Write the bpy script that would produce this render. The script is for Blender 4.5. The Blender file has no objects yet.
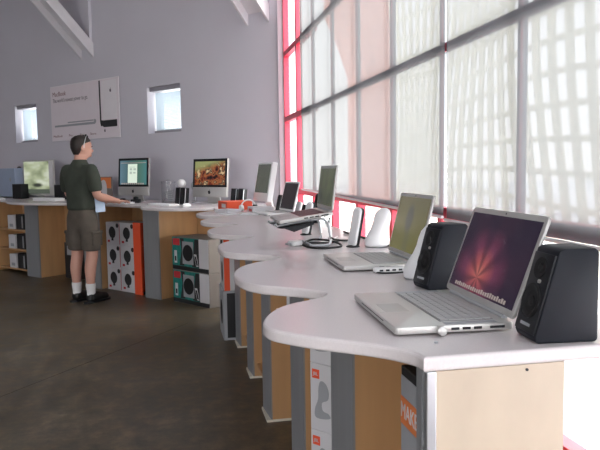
import bpy, bmesh, math, random
from mathutils import Vector, Matrix, Euler
random.seed(7)
PI = math.pi
scene = bpy.context.scene
COL = scene.collection

# ------------------------------------------------------------------ materials
def new_mat(name):
    m = bpy.data.materials.new(name); m.use_nodes = True
    nt = m.node_tree
    return m, nt, nt.nodes['Principled BSDF']

def mat(name, col, rough=.5, metal=0., spec=.5, var=0., scale=8., bump=0., bscale=60., stretch=None, emis=None, estr=0.):
    m, nt, b = new_mat(name)
    c = (*col, 1)
    b.inputs['Roughness'].default_value = rough
    b.inputs['Metallic'].default_value = metal
    b.inputs['Specular IOR Level'].default_value = spec
    tc = nt.nodes.new('ShaderNodeTexCoord')
    if True:
        n = nt.nodes.new('ShaderNodeTexNoise'); n.inputs['Scale'].default_value = scale
        n.inputs['Detail'].default_value = 4
        if stretch:
            mp = nt.nodes.new('ShaderNodeMapping'); mp.inputs['Scale'].default_value = stretch
            nt.links.new(tc.outputs['Object'], mp.inputs[0]); nt.links.new(mp.outputs[0], n.inputs['Vector'])
        else:
            nt.links.new(tc.outputs['Object'], n.inputs['Vector'])
        r = nt.nodes.new('ShaderNodeValToRGB')
        v = max(var, .015)
        r.color_ramp.elements[0].position = .3; r.color_ramp.elements[1].position = .7
        r.color_ramp.elements[0].color = (*[max(0, x * (1 - v)) for x in col], 1)
        r.color_ramp.elements[1].color = (*[min(1, x * (1 + v)) for x in col], 1)
        nt.links.new(n.outputs['Fac'], r.inputs[0]); nt.links.new(r.outputs[0], b.inputs['Base Color'])
    if bump:
        n2 = nt.nodes.new('ShaderNodeTexNoise'); n2.inputs['Scale'].default_value = bscale
        nt.links.new(tc.outputs['Object'], n2.inputs['Vector'])
        bp = nt.nodes.new('ShaderNodeBump'); bp.inputs['Strength'].default_value = bump; bp.inputs['Distance'].default_value = .01
        nt.links.new(n2.outputs['Fac'], bp.inputs['Height']); nt.links.new(bp.outputs[0], b.inputs['Normal'])
    if emis:
        b.inputs['Emission Color'].default_value = (*emis, 1); b.inputs['Emission Strength'].default_value = estr
    return m

def N_(nt, typ, **kw):
    n = nt.nodes.new(typ)
    for k, v in kw.items():
        if k.startswith('i_'): n.inputs[k[2:].replace('_', ' ')].default_value = v
        else: setattr(n, k, v)
    return n

def ramp(nt, stops):
    r = nt.nodes.new('ShaderNodeValToRGB'); e = r.color_ramp.elements
    while len(e) > 1: e.remove(e[-1])
    e[0].position = stops[0][0]; e[0].color = (*stops[0][1], 1)
    for p, c in stops[1:]:
        q = e.new(p); q.color = (*c, 1)
    return r

def screen_mat(name, build, strength=.8):
    """glossy dark glass that emits the picture built by build(nt, coord_output) -> colour socket"""
    m, nt, b = new_mat(name)
    tc = nt.nodes.new('ShaderNodeTexCoord')
    s = build(nt, tc.outputs['Object'])
    b.inputs['Base Color'].default_value = (.012, .012, .014, 1); b.inputs['Roughness'].default_value = .25
    b.inputs['Specular IOR Level'].default_value = .2
    nt.links.new(s, b.inputs['Emission Color']); b.inputs['Emission Strength'].default_value = strength
    return m

M = {}
M['wall'] = mat('wall_paint', (.59, .57, .625), .8, var=.02, scale=1.5, bump=.05, bscale=25)
M['white_paint'] = mat('white_steel_paint', (.66, .64, .67), .5)
M['ceil'] = mat('ceiling_paint', (.6, .6, .62), .9)
M['red'] = mat('red_frame_paint', (.62, .03, .07), .4)
M['daylit_ply'] = mat('daylit_end_ply', (.52, .425, .33), .42, var=.08, scale=9, stretch=(1, 1, .55))  # worktop ply paled in colour for daylight on the end panel; blotchier grain
M['wood'] = mat('maple_ply', (.51, .295, .14), .42, var=.13, scale=3.2, stretch=(2.5, 2.5, .35))
M['grey_panel'] = mat('grey_laminate', (.235, .24, .25), .4, var=.05, scale=30, stretch=(1, 1, .05))
M['alu'] = mat('aluminium', (.62, .64, .67), .33, metal=.85)
M['silver'] = mat('silver_laptop_aluminium', (.60, .59, .57), .36, metal=.55)
M['counter'] = mat('white_solid_surface', (.655, .607, .612), .27, var=.03, scale=220)
M['black'] = mat('black_plastic', (.011, .012, .015), .42, spec=.35)
M['black_cone'] = mat('black_cone', (.006, .006, .007), .7)
M['dark_blue_plastic'] = mat('charcoal_plastic', (.011, .013, .019), .5, spec=.25)
M['grey_plastic'] = mat('grey_plastic', (.36, .37, .39), .5)
M['white'] = mat('white_plastic', (.80, .80, .81), .35)
M['card_white'] = mat('white_card', (.62, .61, .63), .6)
M['card_grey'] = mat('grey_brown_card', (.20, .175, .16), .7)
M['orange_red'] = mat('orange_red_card', (.83, .10, .035), .5)
M['teal'] = mat('teal_print', (.01, .20, .17), .5, var=.3, scale=25)
M['red_print'] = mat('red_print', (.55, .03, .04), .5)
M['black_card'] = mat('black_card', (.018, .018, .02), .5)
M['grey_print'] = mat('grey_print', (.32, .33, .35), .6)
M['orange_print'] = mat('orange_print', (.70, .20, .06), .5)
M['yellow_print'] = mat('yellow_print', (.75, .42, .05), .5, var=.5, scale=40)
M['trackpad'] = mat('trackpad_metal', (.50, .49, .47), .4, metal=.4)
M['key'] = mat('silver_keys', (.46, .46, .46), .5)
M['key_dark'] = mat('grey_key_tray', (.25, .25, .25), .6)  # grey of the keyboard tray between the keys
M['skin'] = mat('skin', (.56, .30, .23), .55, var=.05)
M['lip'] = mat('lip', (.42, .17, .15), .5)
M['shirt'] = mat('olive_tshirt', (.040, .047, .036), .9, var=.12, scale=14, bump=.3, bscale=14)
M['shorts'] = mat('taupe_shorts', (.095, .078, .064), .9, var=.12, scale=14, bump=.3, bscale=14)
M['hair'] = mat('dark_brown_hair', (.018, .012, .010), .6, var=.3, scale=60, bump=.5, bscale=90)
M['sock'] = mat('white_sock', (.75, .74, .74), .9, bump=.3, bscale=80)
M['shoe'] = mat('black_leather', (.012, .012, .012), .45)
M['lens'] = mat('sunglass_lens', (.01, .01, .01), .15)
M['blue'] = mat('pale_blue_paper', (.50, .62, .80), .6)
M['pale_blue_alu'] = mat('pale_blue_aluminium', (.38, .46, .60), .45, metal=.3)
M['poster'] = mat('poster_print', (.76, .69, .73), .5)
M['poster_frame'] = mat('poster_edge', (.78, .74, .77), .45)
M['txt_dark'] = mat('dark_print', (.16, .13, .15), .6)
M['txt_red'] = mat('maroon_print', (.24, .10, .11), .6)
M['clear'] = None
M['cream'] = mat('cream_strip', (.72, .68, .58), .6)
M['maroon'] = mat('dark_maroon_keys', (.11, .035, .045), .5)
M['cable_black'] = mat('black_cable', (.015, .015, .015), .5)
M['cable_white'] = mat('white_cable', (.78, .77, .77), .45)
M['ext_ground'] = mat('pale_paving', (.72, .71, .69), .9, var=.05, scale=2)
M['ext_pink'] = mat('salmon_render', (.86, .50, .43), .9)
M['ext_lattice'] = mat('beige_lattice', (.74, .73, .60), .8, var=.05, scale=3)
M['blind'] = mat('blind_slats', (.60, .68, .74), .5)
M['blind_rail'] = mat('blind_rail', (.30, .29, .32), .5)
M['glass_dark'] = mat('dark_glass', (.02, .02, .025), .1)

def glass(name, tint=(.96, .98, .98), gloss=.06):
    m = bpy.data.materials.new(name); m.use_nodes = True; nt = m.node_tree
    nt.nodes.clear()
    o = nt.nodes.new('ShaderNodeOutputMaterial'); t = nt.nodes.new('ShaderNodeBsdfTransparent'); g = nt.nodes.new('ShaderNodeBsdfGlossy')
    x = nt.nodes.new('ShaderNodeMixShader'); lw = nt.nodes.new('ShaderNodeLayerWeight'); lw.inputs[0].default_value = .5
    pw = nt.nodes.new('ShaderNodeMath'); pw.operation = 'POWER'; pw.inputs[1].default_value = 5; nt.links.new(lw.outputs['Facing'], pw.inputs[0])
    f = nt.nodes.new('ShaderNodeMath'); f.operation = 'MULTIPLY_ADD'; f.inputs[1].default_value = .5; f.inputs[2].default_value = .03; nt.links.new(pw.outputs[0], f.inputs[0])
    t.inputs[0].default_value = (*tint, 1); g.inputs['Roughness'].default_value = .03
    nt.links.new(f.outputs[0], x.inputs[0]); nt.links.new(t.outputs[0], x.inputs[1]); nt.links.new(g.outputs[0], x.inputs[2])
    nt.links.new(x.outputs[0], o.inputs[0])
    return m
M['glass'] = glass('window_glass')
M['clear'] = glass('clear_acrylic', (.82, .83, .84))

def shade_mat():
    m = bpy.data.materials.new('solar_shade_mesh'); m.use_nodes = True; nt = m.node_tree; nt.nodes.clear()
    o = nt.nodes.new('ShaderNodeOutputMaterial')
    t = nt.nodes.new('ShaderNodeBsdfTransparent'); tr = nt.nodes.new('ShaderNodeBsdfTranslucent'); d = nt.nodes.new('ShaderNodeBsdfDiffuse')
    tr.inputs[0].default_value = (.088, .087, .092, 1); d.inputs[0].default_value = (.62, .60, .60, 1)
    a = nt.nodes.new('ShaderNodeMixShader'); b = nt.nodes.new('ShaderNodeMixShader')
    a.inputs[0].default_value = .04; b.inputs[0].default_value = .50
    nt.links.new(tr.outputs[0], a.inputs[1]); nt.links.new(d.outputs[0], a.inputs[2])
    nt.links.new(a.outputs[0], b.inputs[1]); nt.links.new(t.outputs[0], b.inputs[2])
    # fine vertical weave varies how open the mesh is
    tc = nt.nodes.new('ShaderNodeTexCoord'); mp = nt.nodes.new('ShaderNodeMapping'); mp.inputs['Scale'].default_value = (1, 40, 3)
    n = nt.nodes.new('ShaderNodeTexNoise'); n.inputs['Scale'].default_value = 1.0
    mr = nt.nodes.new('ShaderNodeMapRange'); mr.inputs['To Min'].default_value = .066; mr.inputs['To Max'].default_value = .080
    nt.links.new(tc.outputs['Object'], mp.inputs[0]); nt.links.new(mp.outputs[0], n.inputs['Vector'])
    nt.links.new(n.outputs['Fac'], mr.inputs[0]); nt.links.new(mr.outputs[0], b.inputs[0])
    nt.links.new(b.outputs[0], o.inputs[0])
    return m
M['shade'] = shade_mat()

def floor_mat():
    m, nt, b = new_mat('stained_polished_concrete')
    tc = nt.nodes.new('ShaderNodeTexCoord')
    n1 = N_(nt, 'ShaderNodeTexNoise'); n1.inputs['Scale'].default_value = 1.1; n1.inputs['Detail'].default_value = 8; n1.inputs['Roughness'].default_value = .62
    n2 = N_(nt, 'ShaderNodeTexNoise'); n2.inputs['Scale'].default_value = 9; n2.inputs['Detail'].default_value = 6; n2.inputs['Roughness'].default_value = .7
    for n in (n1, n2): nt.links.new(tc.outputs['Object'], n.inputs['Vector'])
    r1 = ramp(nt, [(.3, (.085, .066, .043)), (.5, (.118, .094, .063)), (.72, (.165, .135, .094))])
    r2 = ramp(nt, [(.34, (.25, .25, .25)), (.5, (.85, .84, .82)), (.68, (1.75, 1.7, 1.6))])
    nt.links.new(n1.outputs['Fac'], r1.inputs[0]); nt.links.new(n2.outputs['Fac'], r2.inputs[0])
    mx = N_(nt, 'ShaderNodeMixRGB', blend_type='MULTIPLY'); mx.inputs[0].default_value = .8
    nt.links.new(r1.outputs[0], mx.inputs[1]); nt.links.new(r2.outputs[0], mx.inputs[2])
    nt.links.new(mx.outputs[0], b.inputs['Base Color'])
    rr = ramp(nt, [(.3, (.30, .30, .30)), (.7, (.5, .5, .5))]); nt.links.new(n2.outputs['Fac'], rr.inputs[0]); nt.links.new(rr.outputs[0], b.inputs['Roughness'])
    bp = nt.nodes.new('ShaderNodeBump'); bp.inputs['Strength'].default_value = .12; bp.inputs['Distance'].default_value = .01
    nt.links.new(n2.outputs['Fac'], bp.inputs['Height']); nt.links.new(bp.outputs[0], b.inputs['Normal'])
    return m
M['floor'] = floor_mat()
M['floor_joint'] = mat('floor_joint', (.03, .024, .018), .8)

# --- pictures on screens (local coords: x across, z up from the lower edge)
def sep(nt, v):
    s = nt.nodes.new('ShaderNodeSeparateXYZ'); nt.links.new(v, s.inputs[0]); return s
def math_(nt, op, a, b=None):
    n = nt.nodes.new('ShaderNodeMath'); n.operation = op
    for i, x in enumerate((a, b)):
        if x is None: continue
        if isinstance(x, (int, float)): n.inputs[i].default_value = x
        else: nt.links.new(x, n.inputs[i])
    return n.outputs[0]
def mixc(nt, fac, c1, c2):
    n = nt.nodes.new('ShaderNodeMixRGB')
    if isinstance(fac, (int, float)): n.inputs[0].default_value = fac
    else: nt.links.new(fac, n.inputs[0])
    for i, c in ((1, c1), (2, c2)):
        if isinstance(c, tuple): n.inputs[i].default_value = (*c, 1)
        else: nt.links.new(c, n.inputs[i])
    return n.outputs[0]
def dist(nt, v, p, scale=(1, 1, 1)):
    mp = nt.nodes.new('ShaderNodeMapping'); mp.vector_type = 'POINT'
    mp.inputs['Location'].default_value = tuple(-a * s for a, s in zip(p, scale)); mp.inputs['Scale'].default_value = scale
    nt.links.new(v, mp.inputs[0])
    l = nt.nodes.new('ShaderNodeVectorMath'); l.operation = 'LENGTH'; nt.links.new(mp.outputs[0], l.inputs[0])
    return l.outputs['Value']
def pic_aurora(nt, v):
    d = dist(nt, v, (-.035, 0, .075), (1, 1, 1.25))
    r = ramp(nt, [(0, (.36, .11, .08)), (.08, (.27, .06, .06)), (.2, (.10, .022, .05)), (.36, (.022, .010, .022)), (1, (.008, .006, .014))])
    nt.links.new(math_(nt, 'MULTIPLY', d, 2.4), r.inputs[0])
    # rays fanning out of the glow
    s = sep(nt, v); ang = math_(nt, 'ARCTAN2', math_(nt, 'SUBTRACT', s.outputs[2], .06), math_(nt, 'ADD', s.outputs[0], .035))
    w = math_(nt, 'ADD', math_(nt, 'MULTIPLY', math_(nt, 'SINE', math_(nt, 'MULTIPLY', ang, 7.)), .35), .75)
    return mixc(nt, w, (.012, .008, .02), r.outputs[0])
def pic_olive(nt, v):
    d = dist(nt, v, (-.01, 0, .145), (1.25, 1, .9)); d2 = dist(nt, v, (.0, 0, .05), (1.6, 1, .8))
    f = ramp(nt, [(.035, (1, 1, 1)), (.06, (0, 0, 0))]); nt.links.new(d, f.inputs[0])
    g = ramp(nt, [(.03, (.6, .6, .6)), (.06, (0, 0, 0))]); nt.links.new(d2, g.inputs[0])
    s = sep(nt, v); gr = ramp(nt, [(0, (.112, .104, .032)), (1, (.092, .084, .048))]); nt.links.new(math_(nt, 'MULTIPLY', s.outputs[2], 4.), gr.inputs[0])
    c = mixc(nt, f.outputs[0], gr.outputs[0], (.055, .06, .05))
    return mixc(nt, g.outputs[0], c, (.08, .085, .05))
def pic_noise(stops, scale, stretch=(1, 1, 1), typ='ShaderNodeTexNoise', seed=0.):
    def f(nt, v):
        mp = nt.nodes.new('ShaderNodeMapping'); mp.inputs['Scale'].default_value = stretch; mp.inputs['Location'].default_value = (seed, seed, seed)
        nt.links.new(v, mp.inputs[0])
        n = nt.nodes.new(typ); n.inputs['Scale'].default_value = scale
        nt.links.new(mp.outputs[0], n.inputs['Vector'])
        r = ramp(nt, stops); nt.links.new(n.outputs['Fac'] if 'Fac' in n.outputs else n.outputs['Distance'], r.inputs[0])
        return r.outputs[0]
    return f
def pic_painting(nt, v):
    a = pic_noise([(.34, (.01, .006, .006)), (.44, (.16, .03, .015)), (.52, (.35, .12, .04)), (.58, (.03, .012, .01)), (.66, (.65, .45, .25))], 13., (1, 1, 1.2), seed=3.1)(nt, v)
    s = sep(nt, v)
    f = ramp(nt, [(.80, (0, 0, 0)), (1., (1, 1, 1))])
    nt.links.new(math_(nt, 'SUBTRACT', math_(nt, 'MULTIPLY', s.outputs[2], 2.7), math_(nt, 'MULTIPLY', s.outputs[0], .7)), f.inputs[0])
    return mixc(nt, f.outputs[0], a, (.30, .32, .13))
def pic_desktop(nt, v):
    s = sep(nt, v)
    r = ramp(nt, [(0, (.10, .17, .22)), (.35, (.05, .10, .11)), (.7, (.06, .13, .10)), (1, (.05, .16, .17))])
    nt.links.new(math_(nt, 'ADD', math_(nt, 'MULTIPLY', s.outputs[0], 2.1), .5), r.inputs[0])
    return r.outputs[0]
def pic_landscape(nt, v):
    a = pic_noise([(.3, (.16, .19, .11)), (.5, (.36, .40, .26)), (.7, (.62, .65, .56))], 3.5, (1, 1, 2.), seed=1.7)(nt, v)
    s = sep(nt, v); z = math_(nt, 'MULTIPLY', s.outputs[2], 2.6)
    lo = ramp(nt, [(.33, (1, 1, 1)), (.36, (0, 0, 0))]); nt.links.new(z, lo.inputs[0])
    c = mixc(nt, lo.outputs[0], a, (.07, .085, .065))
    d = dist(nt, v, (-.02, 0, .19), (.45, 1, 1.6)); g = ramp(nt, [(.03, (1, 1, 1)), (.06, (0, 0, 0))]); nt.links.new(d, g.inputs[0])
    return mixc(nt, g.outputs[0], c, (.035, .04, .03))
M['scr_aurora'] = screen_mat('aurora_wallpaper', pic_aurora, 1.0)
M['scr_olive'] = screen_mat('olive_wallpaper', pic_olive, 1.0)
M['scr_green'] = screen_mat('dark_green_wallpaper', pic_noise([(.35, (.02, .025, .02)), (.55, (.06, .07, .035)), (.7, (.10, .12, .06))], 6., (1, 1, 1)), .9)
M['scr_dark'] = screen_mat('dark_screen', pic_noise([(.3, (.012, .008, .012)), (.7, (.03, .018, .022))], 5.), .6)
M['scr_greygreen'] = screen_mat('grey_green_screen', pic_noise([(.3, (.055, .06, .05)), (.7, (.09, .095, .075))], 4.), .8)
M['scr_paint'] = screen_mat('painting_wallpaper', pic_painting, .75)
M['scr_desk'] = screen_mat('desktop_picture', pic_desktop, 1.0)
M['scr_land'] = screen_mat('landscape_picture', pic_landscape, .9)
M['scr_doc'] = mat('document_window', (.1, .1, .1), .4, emis=(.62, .72, .60), estr=.9)
M['scr_icon'] = mat('dock_icons', (.1, .1, .1), .4, emis=(.50, .40, .36), estr=.4)
M['scr_text'] = mat('document_text', (.1, .1, .1), .4, emis=(.36, .44, .38), estr=.8)

# ------------------------------------------------------------------ mesh builder
class MB:
    def __init__(s): s.bm = bmesh.new()
    def _xf(s, vs, T):
        if T is not None:
            for v in vs: v.co = T @ v.co
    def box(s, x0, x1, y0, y1, z0, z1, T=None, bev=0., seg=2):
        vs = [s.bm.verts.new((x, y, z)) for x in (x0, x1) for y in (y0, y1) for z in (z0, z1)]
        F = [(0, 1, 3, 2), (4, 6, 7, 5), (0, 4, 5, 1), (2, 3, 7, 6), (0, 2, 6, 4), (1, 5, 7, 3)]
        fs = [s.bm.faces.new([vs[i] for i in f]) for f in F]
        s._xf(vs, T)
        if bev:
            es = list({e for f in fs for e in f.edges})
            bmesh.ops.bevel(s.bm, geom=es, offset=bev, segments=seg, affect='EDGES', profile=.5)
        return s
    def prism(s, poly, h0, h1, axis='z', T=None, bev=0., seg=2, bev_side=True):
        """poly: 2-D outline; extruded along axis. axis z: (x,y); y: (x,z); x: (y,z)"""
        def P(p, h): return {'z': (p[0], p[1], h), 'y': (p[0], h, p[1]), 'x': (h, p[0], p[1])}[axis]
        a = [s.bm.verts.new(P(p, h0)) for p in poly]; b = [s.bm.verts.new(P(p, h1)) for p in poly]
        n = len(poly)
        fa = s.bm.faces.new(a[::-1]); fb = s.bm.faces.new(b)
        sd = [s.bm.faces.new((a[i], a[(i + 1) % n], b[(i + 1) % n], b[i])) for i in range(n)]
        s._xf(a + b, T)
        bmesh.ops.recalc_face_normals(s.bm, faces=[fa, fb] + sd)
        if bev:
            es = list(fa.edges) + list(fb.edges)
            if bev_side: es = list({e for f in sd for e in f.edges})
            bmesh.ops.bevel(s.bm, geom=es, offset=bev, segments=seg, affect='EDGES', profile=.5)
        return s
    def quad(s, pts, T=None):
        vs = [s.bm.verts.new(p) for p in pts]; s.bm.faces.new(vs); s._xf(vs, T); return s
    def cyl(s, r0, r1, h0, h1, seg=24, T=None, cap=True):
        a = [s.bm.verts.new((r0 * math.cos(2 * PI * i / seg), r0 * math.sin(2 * PI * i / seg), h0)) for i in range(seg)]
        b = [s.bm.verts.new((r1 * math.cos(2 * PI * i / seg), r1 * math.sin(2 * PI * i / seg), h1)) for i in range(seg)]
        for i in range(seg): s.bm.faces.new((a[i], a[(i + 1) % seg], b[(i + 1) % seg], b[i]))
        if cap: s.bm.faces.new(a[::-1]); s.bm.faces.new(b)
        s._xf(a + b, T); return s
    def lathe(s, prof, seg=24, T=None):
        rings = []
        for r, z in prof:
            rings.append([s.bm.verts.new((r * math.cos(2 * PI * i / seg), r * math.sin(2 * PI * i / seg), z)) for i in range(seg)])
        for a, b in zip(rings, rings[1:]):
            for i in range(seg): s.bm.faces.new((a[i], a[(i + 1) % seg], b[(i + 1) % seg], b[i]))
        s.bm.faces.new(rings[0][::-1]); s.bm.faces.new(rings[-1])
        for rr in rings: s._xf(rr, T)
        return s
    def loft(s, secs, seg=20, T=None, p=2.0):
        """secs: (cx, cy, cz, rx, ry) horizontal superellipse sections"""
        rings = []
        for cx, cy, cz, rx, ry in secs:
            R = []
            for i in range(seg):
                t = 2 * PI * i / seg; c, q = math.cos(t), math.sin(t)
                R.append(s.bm.verts.new((cx + rx * math.copysign(abs(c) ** (2 / p), c), cy + ry * math.copysign(abs(q) ** (2 / p), q), cz)))
            rings.append(R)
        for a, b in zip(rings, rings[1:]):
            for i in range(seg): s.bm.faces.new((a[i], a[(i + 1) % seg], b[(i + 1) % seg], b[i]))
        s.bm.faces.new(rings[0][::-1]); s.bm.faces.new(rings[-1])
        for rr in rings: s._xf(rr, T)
        return s
    def tube(s, pts, r, seg=8, T=None):
        pts = [Vector(p) for p in pts]; rings = []
        up = Vector((0, 0, 1))
        for i, p in enumerate(pts):
            d = (pts[min(i + 1, len(pts) - 1)] - pts[max(i - 1, 0)]).normalized()
            u = d.cross(up)
            if u.length < 1e-3: u = d.cross(Vector((1, 0, 0)))
            u.normalize(); w = u.cross(d)
            rings.append([s.bm.verts.new(p + (u * math.cos(2 * PI * k / seg) + w * math.sin(2 * PI * k / seg)) * r) for k in range(seg)])
        for a, b in zip(rings, rings[1:]):
            for i in range(seg): s.bm.faces.new((a[i], a[(i + 1) % seg], b[(i + 1) % seg], b[i]))
        s.bm.faces.new(rings[0][::-1]); s.bm.faces.new(rings[-1])
        for rr in rings: s._xf(rr, T)
        return s
    def ball(s, c, rx, ry, rz, T=None, seg=20, rings=12):
        sec = []
        for i in range(1, rings):
            a = -PI / 2 + PI * i / rings
            sec.append((c[0], c[1], c[2] + rz * math.sin(a), rx * math.cos(a), ry * math.cos(a)))
        return s.loft(sec, seg, T)
    def build(s, name, m, parent=None, smooth=False, loc=None, rot=None):
        bmesh.ops.recalc_face_normals(s.bm, faces=s.bm.faces[:])
        me = bpy.data.meshes.new(name); s.bm.to_mesh(me); s.bm.free()
        if smooth:
            for p in me.polygons: p.use_smooth = True
            try: me.set_sharp_from_angle(angle=math.radians(38))
            except Exception: pass
        me.materials.append(m)
        o = bpy.data.objects.new(name, me); COL.objects.link(o)
        if parent is not None: o.parent = parent
        if loc is not None: o.location = loc
        if rot is not None: o.rotation_euler = rot
        return o

def tag(o, label, cat, group=None, kind=None):
    o['label'] = label; o['category'] = cat
    if group: o['group'] = group
    if kind: o['kind'] = kind
    return o
def struct(o, label=None):
    o['kind'] = 'structure'
    if label: o['label'] = label
    return o
def thing(name, label, cat, loc=(0, 0, 0), rz=0., group=None):
    o = bpy.data.objects.new(name, None); COL.objects.link(o); o.empty_display_size = .05
    o.location = loc; o.rotation_euler = (0, 0, rz)
    return tag(o, label, cat, group)
def copy_tree(o, parent=None):
    c = o.copy(); COL.objects.link(c)
    if parent is not None: c.parent = parent
    for ch in list(o.children): copy_tree(ch, c)
    return c
def dup(o, label, loc, rz, group=None):
    c = copy_tree(o); c.location = loc; c.rotation_euler = (0, 0, rz); c['label'] = label
    if group: c['group'] = group
    return c
def text(name, body, size, m, parent, loc, rot, align='CENTER', ext=.0006, sx=1.):
    cu = bpy.data.curves.new(name, 'FONT'); cu.body = body; cu.size = size; cu.align_x = align; cu.align_y = 'CENTER'; cu.extrude = ext
    t = bpy.data.objects.new(name + '_tmp', cu); COL.objects.link(t)
    dg = bpy.context.evaluated_depsgraph_get(); me = bpy.data.meshes.new_from_object(t.evaluated_get(dg))
    bpy.data.objects.remove(t); me.materials.clear(); me.materials.append(m)
    o = bpy.data.objects.new(name, me); COL.objects.link(o); o.parent = parent; o.location = loc; o.rotation_euler = rot; o.scale = (sx, 1, 1)
    return o
def spline(pts, n=6, closed=False):
    """Catmull-Rom through 2-D or 3-D points"""
    P = [Vector(p) for p in pts]; out = []
    k = len(P)
    for i in range(k if closed else k - 1):
        if closed: a, b, c, d = P[i - 1], P[i], P[(i + 1) % k], P[(i + 2) % k]
        else: a, b, c, d = P[max(i - 1, 0)], P[i], P[i + 1], P[min(i + 2, k - 1)]
        for j in range(n):
            t = j / n
            out.append(.5 * ((2 * b) + (c - a) * t + (2 * a - 5 * b + 4 * c - d) * t * t + (3 * b - a - 3 * c + d) * t ** 3))
    if not closed: out.append(P[-1])
    return [tuple(p) for p in out]

# ------------------------------------------------------------------ frames of reference
# X towards the shaded windows, Y along the window wall, Z up; metres.
P0 = Vector((.41, 6.47, 0)); D = Vector((-.65, .76, 0)).normalized(); NV = Vector((D.y, -D.x, 0))
FAR_RZ = math.atan2(D.y, D.x)          # local +x -> D (leftwards along the far wall), local +y -> D rotated +90 = -NV
def W(s, n, z=0.): return P0 + D * s + NV * n + Vector((0, 0, z))
FT = Matrix(((D.x, NV.x, 0, P0.x), (D.y, NV.y, 0, P0.y), (0, 0, 1, 0), (0, 0, 0, 1)))   # (s, n, z) -> world
WN = .80            # far wall plane
XW = 1.20           # window plane
CT = 1.0            # counter height
CEIL = 4.45

# ------------------------------------------------------------------ room
b = MB(); b.prism([(XW + .12, -6), (XW + .12, 6.9), tuple(W(9.2, 1.1).xy), (-9.2, tuple(W(9.2, 1.1))[1]), (-9.2, -6)], -.1, 0)
fl = struct(b.build('floor', M['floor']), 'brown stained polished concrete floor')
b = MB()
for p, q in [((-2.62, 1.92), (.11, 5.80))]:
    d = Vector((q[0] - p[0], q[1] - p[1])); nrm = Vector((-d.y, d.x)).normalized() * .0025
    b.quad([(p[0] - nrm.x, p[1] - nrm.y, .0006), (q[0] - nrm.x, q[1] - nrm.y, .0006), (q[0] + nrm.x, q[1] + nrm.y, .0006), (p[0] + nrm.x, p[1] + nrm.y, .0006)])
b.build('joint_line', M['floor_joint'], fl)
b = MB(); b.prism([(XW + .12, -6), (XW + .12, 6.9), tuple(W(9.2, 1.1).xy), (-9.2, tuple(W(9.2, 1.1))[1]), (-9.2, -6)], CEIL, CEIL + .1)
struct(b.build('ceiling', M['ceil']))

# far wall with two small window openings, in (s, n, z)
wins = [(1.44, 2.06, 1.835, 2.415), (4.74, 5.36, 1.845, 2.405)]
wins = [(1.335, 1.955, 1.835, 2.410), (4.55, 5.17, 1.845, 2.40)]
b = MB(); TH = .26
def wb(s0, s1, z0, z1): b.box(s0, s1, WN, WN + TH, z0, z1, FT)
z0, z1 = 1.835, 2.41
wb(-.30, 9.2, 0, z0); wb(-.30, 9.2, z1, CEIL)
xs = [-.30] + [v for w in wins for v in w[:2]] + [9.2]
for i in range(0, len(xs), 2): wb(xs[i], xs[i + 1], z0, z1)
bmesh.ops.remove_doubles(b.bm, verts=b.bm.verts[:], dist=1e-5)
struct(b.build('wall_far', M['wall']), 'pale grey far wall')
for k, w in enumerate(wins):
    s0, s1 = w[0], w[1]
    wn = thing('window_%d' % (k + 2), 'small square deep-set window', 'window'); wn['kind'] = 'structure'
    f = MB(); e = .03
    for bx in [(s0, s0 + e, z0, z1), (s1 - e, s1, z0, z1), (s0 + e, s1 - e, z0, z0 + e), (s0 + e, s1 - e, z1 - e, z1)]:
        f.box(bx[0], bx[1], WN + .19, WN + .24, bx[2], bx[3], FT)
    f.build('window_frame', M['white_paint'], wn)
    g = MB(); g.quad([(s0 + e, WN + .215, z0 + e), (s1 - e, WN + .215, z0 + e), (s1 - e, WN + .215, z1 - e), (s0 + e, WN + .215, z1 - e)], FT)
    g.build('pane', M['glass'], wn)
    # hanging mini blind
    bl = thing('window_blind', ['lowered slatted blind in the small window right of the poster', 'lowered slatted blind in the small window left of the poster'][k], 'blind', W((s0 + s1) / 2, WN + .12, z1), 0, None)
    T = FT.copy(); T = Matrix.Translation(-bl.location) @ FT
    h = MB(); h.box(s0 + .01, s1 - .01, WN + .03, WN + .17, z1 - .055, z1 - .003, T, bev=.004); h.build('head_rail', M['blind_rail'], bl)
    sl = MB(); nsl = 27
    for i in range(nsl):
        zz = z1 - .075 - i * (z1 - z0 - .12) / (nsl - 1)
        sl.quad([(s0 + .015, WN + .112, zz + .0085), (s1 - .015, WN + .112, zz + .0085), (s1 - .015, WN + .126, zz - .0065), (s0 + .015, WN + .126, zz - .0065)], T)
    sl.build('slats', M['blind'], bl)
    r_ = MB(); r_.box(s0 + .015, s1 - .015, WN + .09, WN + .145, z0 + .004, z0 + .035, T); r_.build('bottom_rail', M['blind_rail'], bl)

# window wall: sill wall, header, jamb post, big red framed window
b = MB(); b.box(XW - .03, XW + .12, -6, 6.9, 0, .43); struct(b.build('wall_right', M['wall']))
b = MB(); b.box(XW - .03, XW + .12, -6, 6.9, 4.25, CEIL); struct(b.build('trim_1', M['wall']))
b = MB(); b.box(XW - .06, XW + .10, 6.80, 6.98, .43, 4.25); struct(b.build('trim_2', M['wall'], smooth=False), 'pale jamb beside the red window frame')
win = thing('window_1', 'tall red steel-framed window grid', 'window', (XW, 0, 0)); win['kind'] = 'structure'
ys = [2.07 + .66 * k for k in range(-9, 8)]
fr = MB()
for i, y in enumerate(ys):
    fr.box(-.018, -.012, y - .011, y + .011, 1.15, 4.25)                 # red inner face of the upper bars
    fr.box(-.022, .032, y - .024, y + .024, .43, 1.15)                    # deep red lower bars
for y in ys[-2:]: fr.box(-.022, .032, y - .026, y + .026, 1.15, 4.25)
for z in (.455, 1.15): fr.box(-.023, .031, ys[0], ys[-1], z - .025, z + .025)
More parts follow.
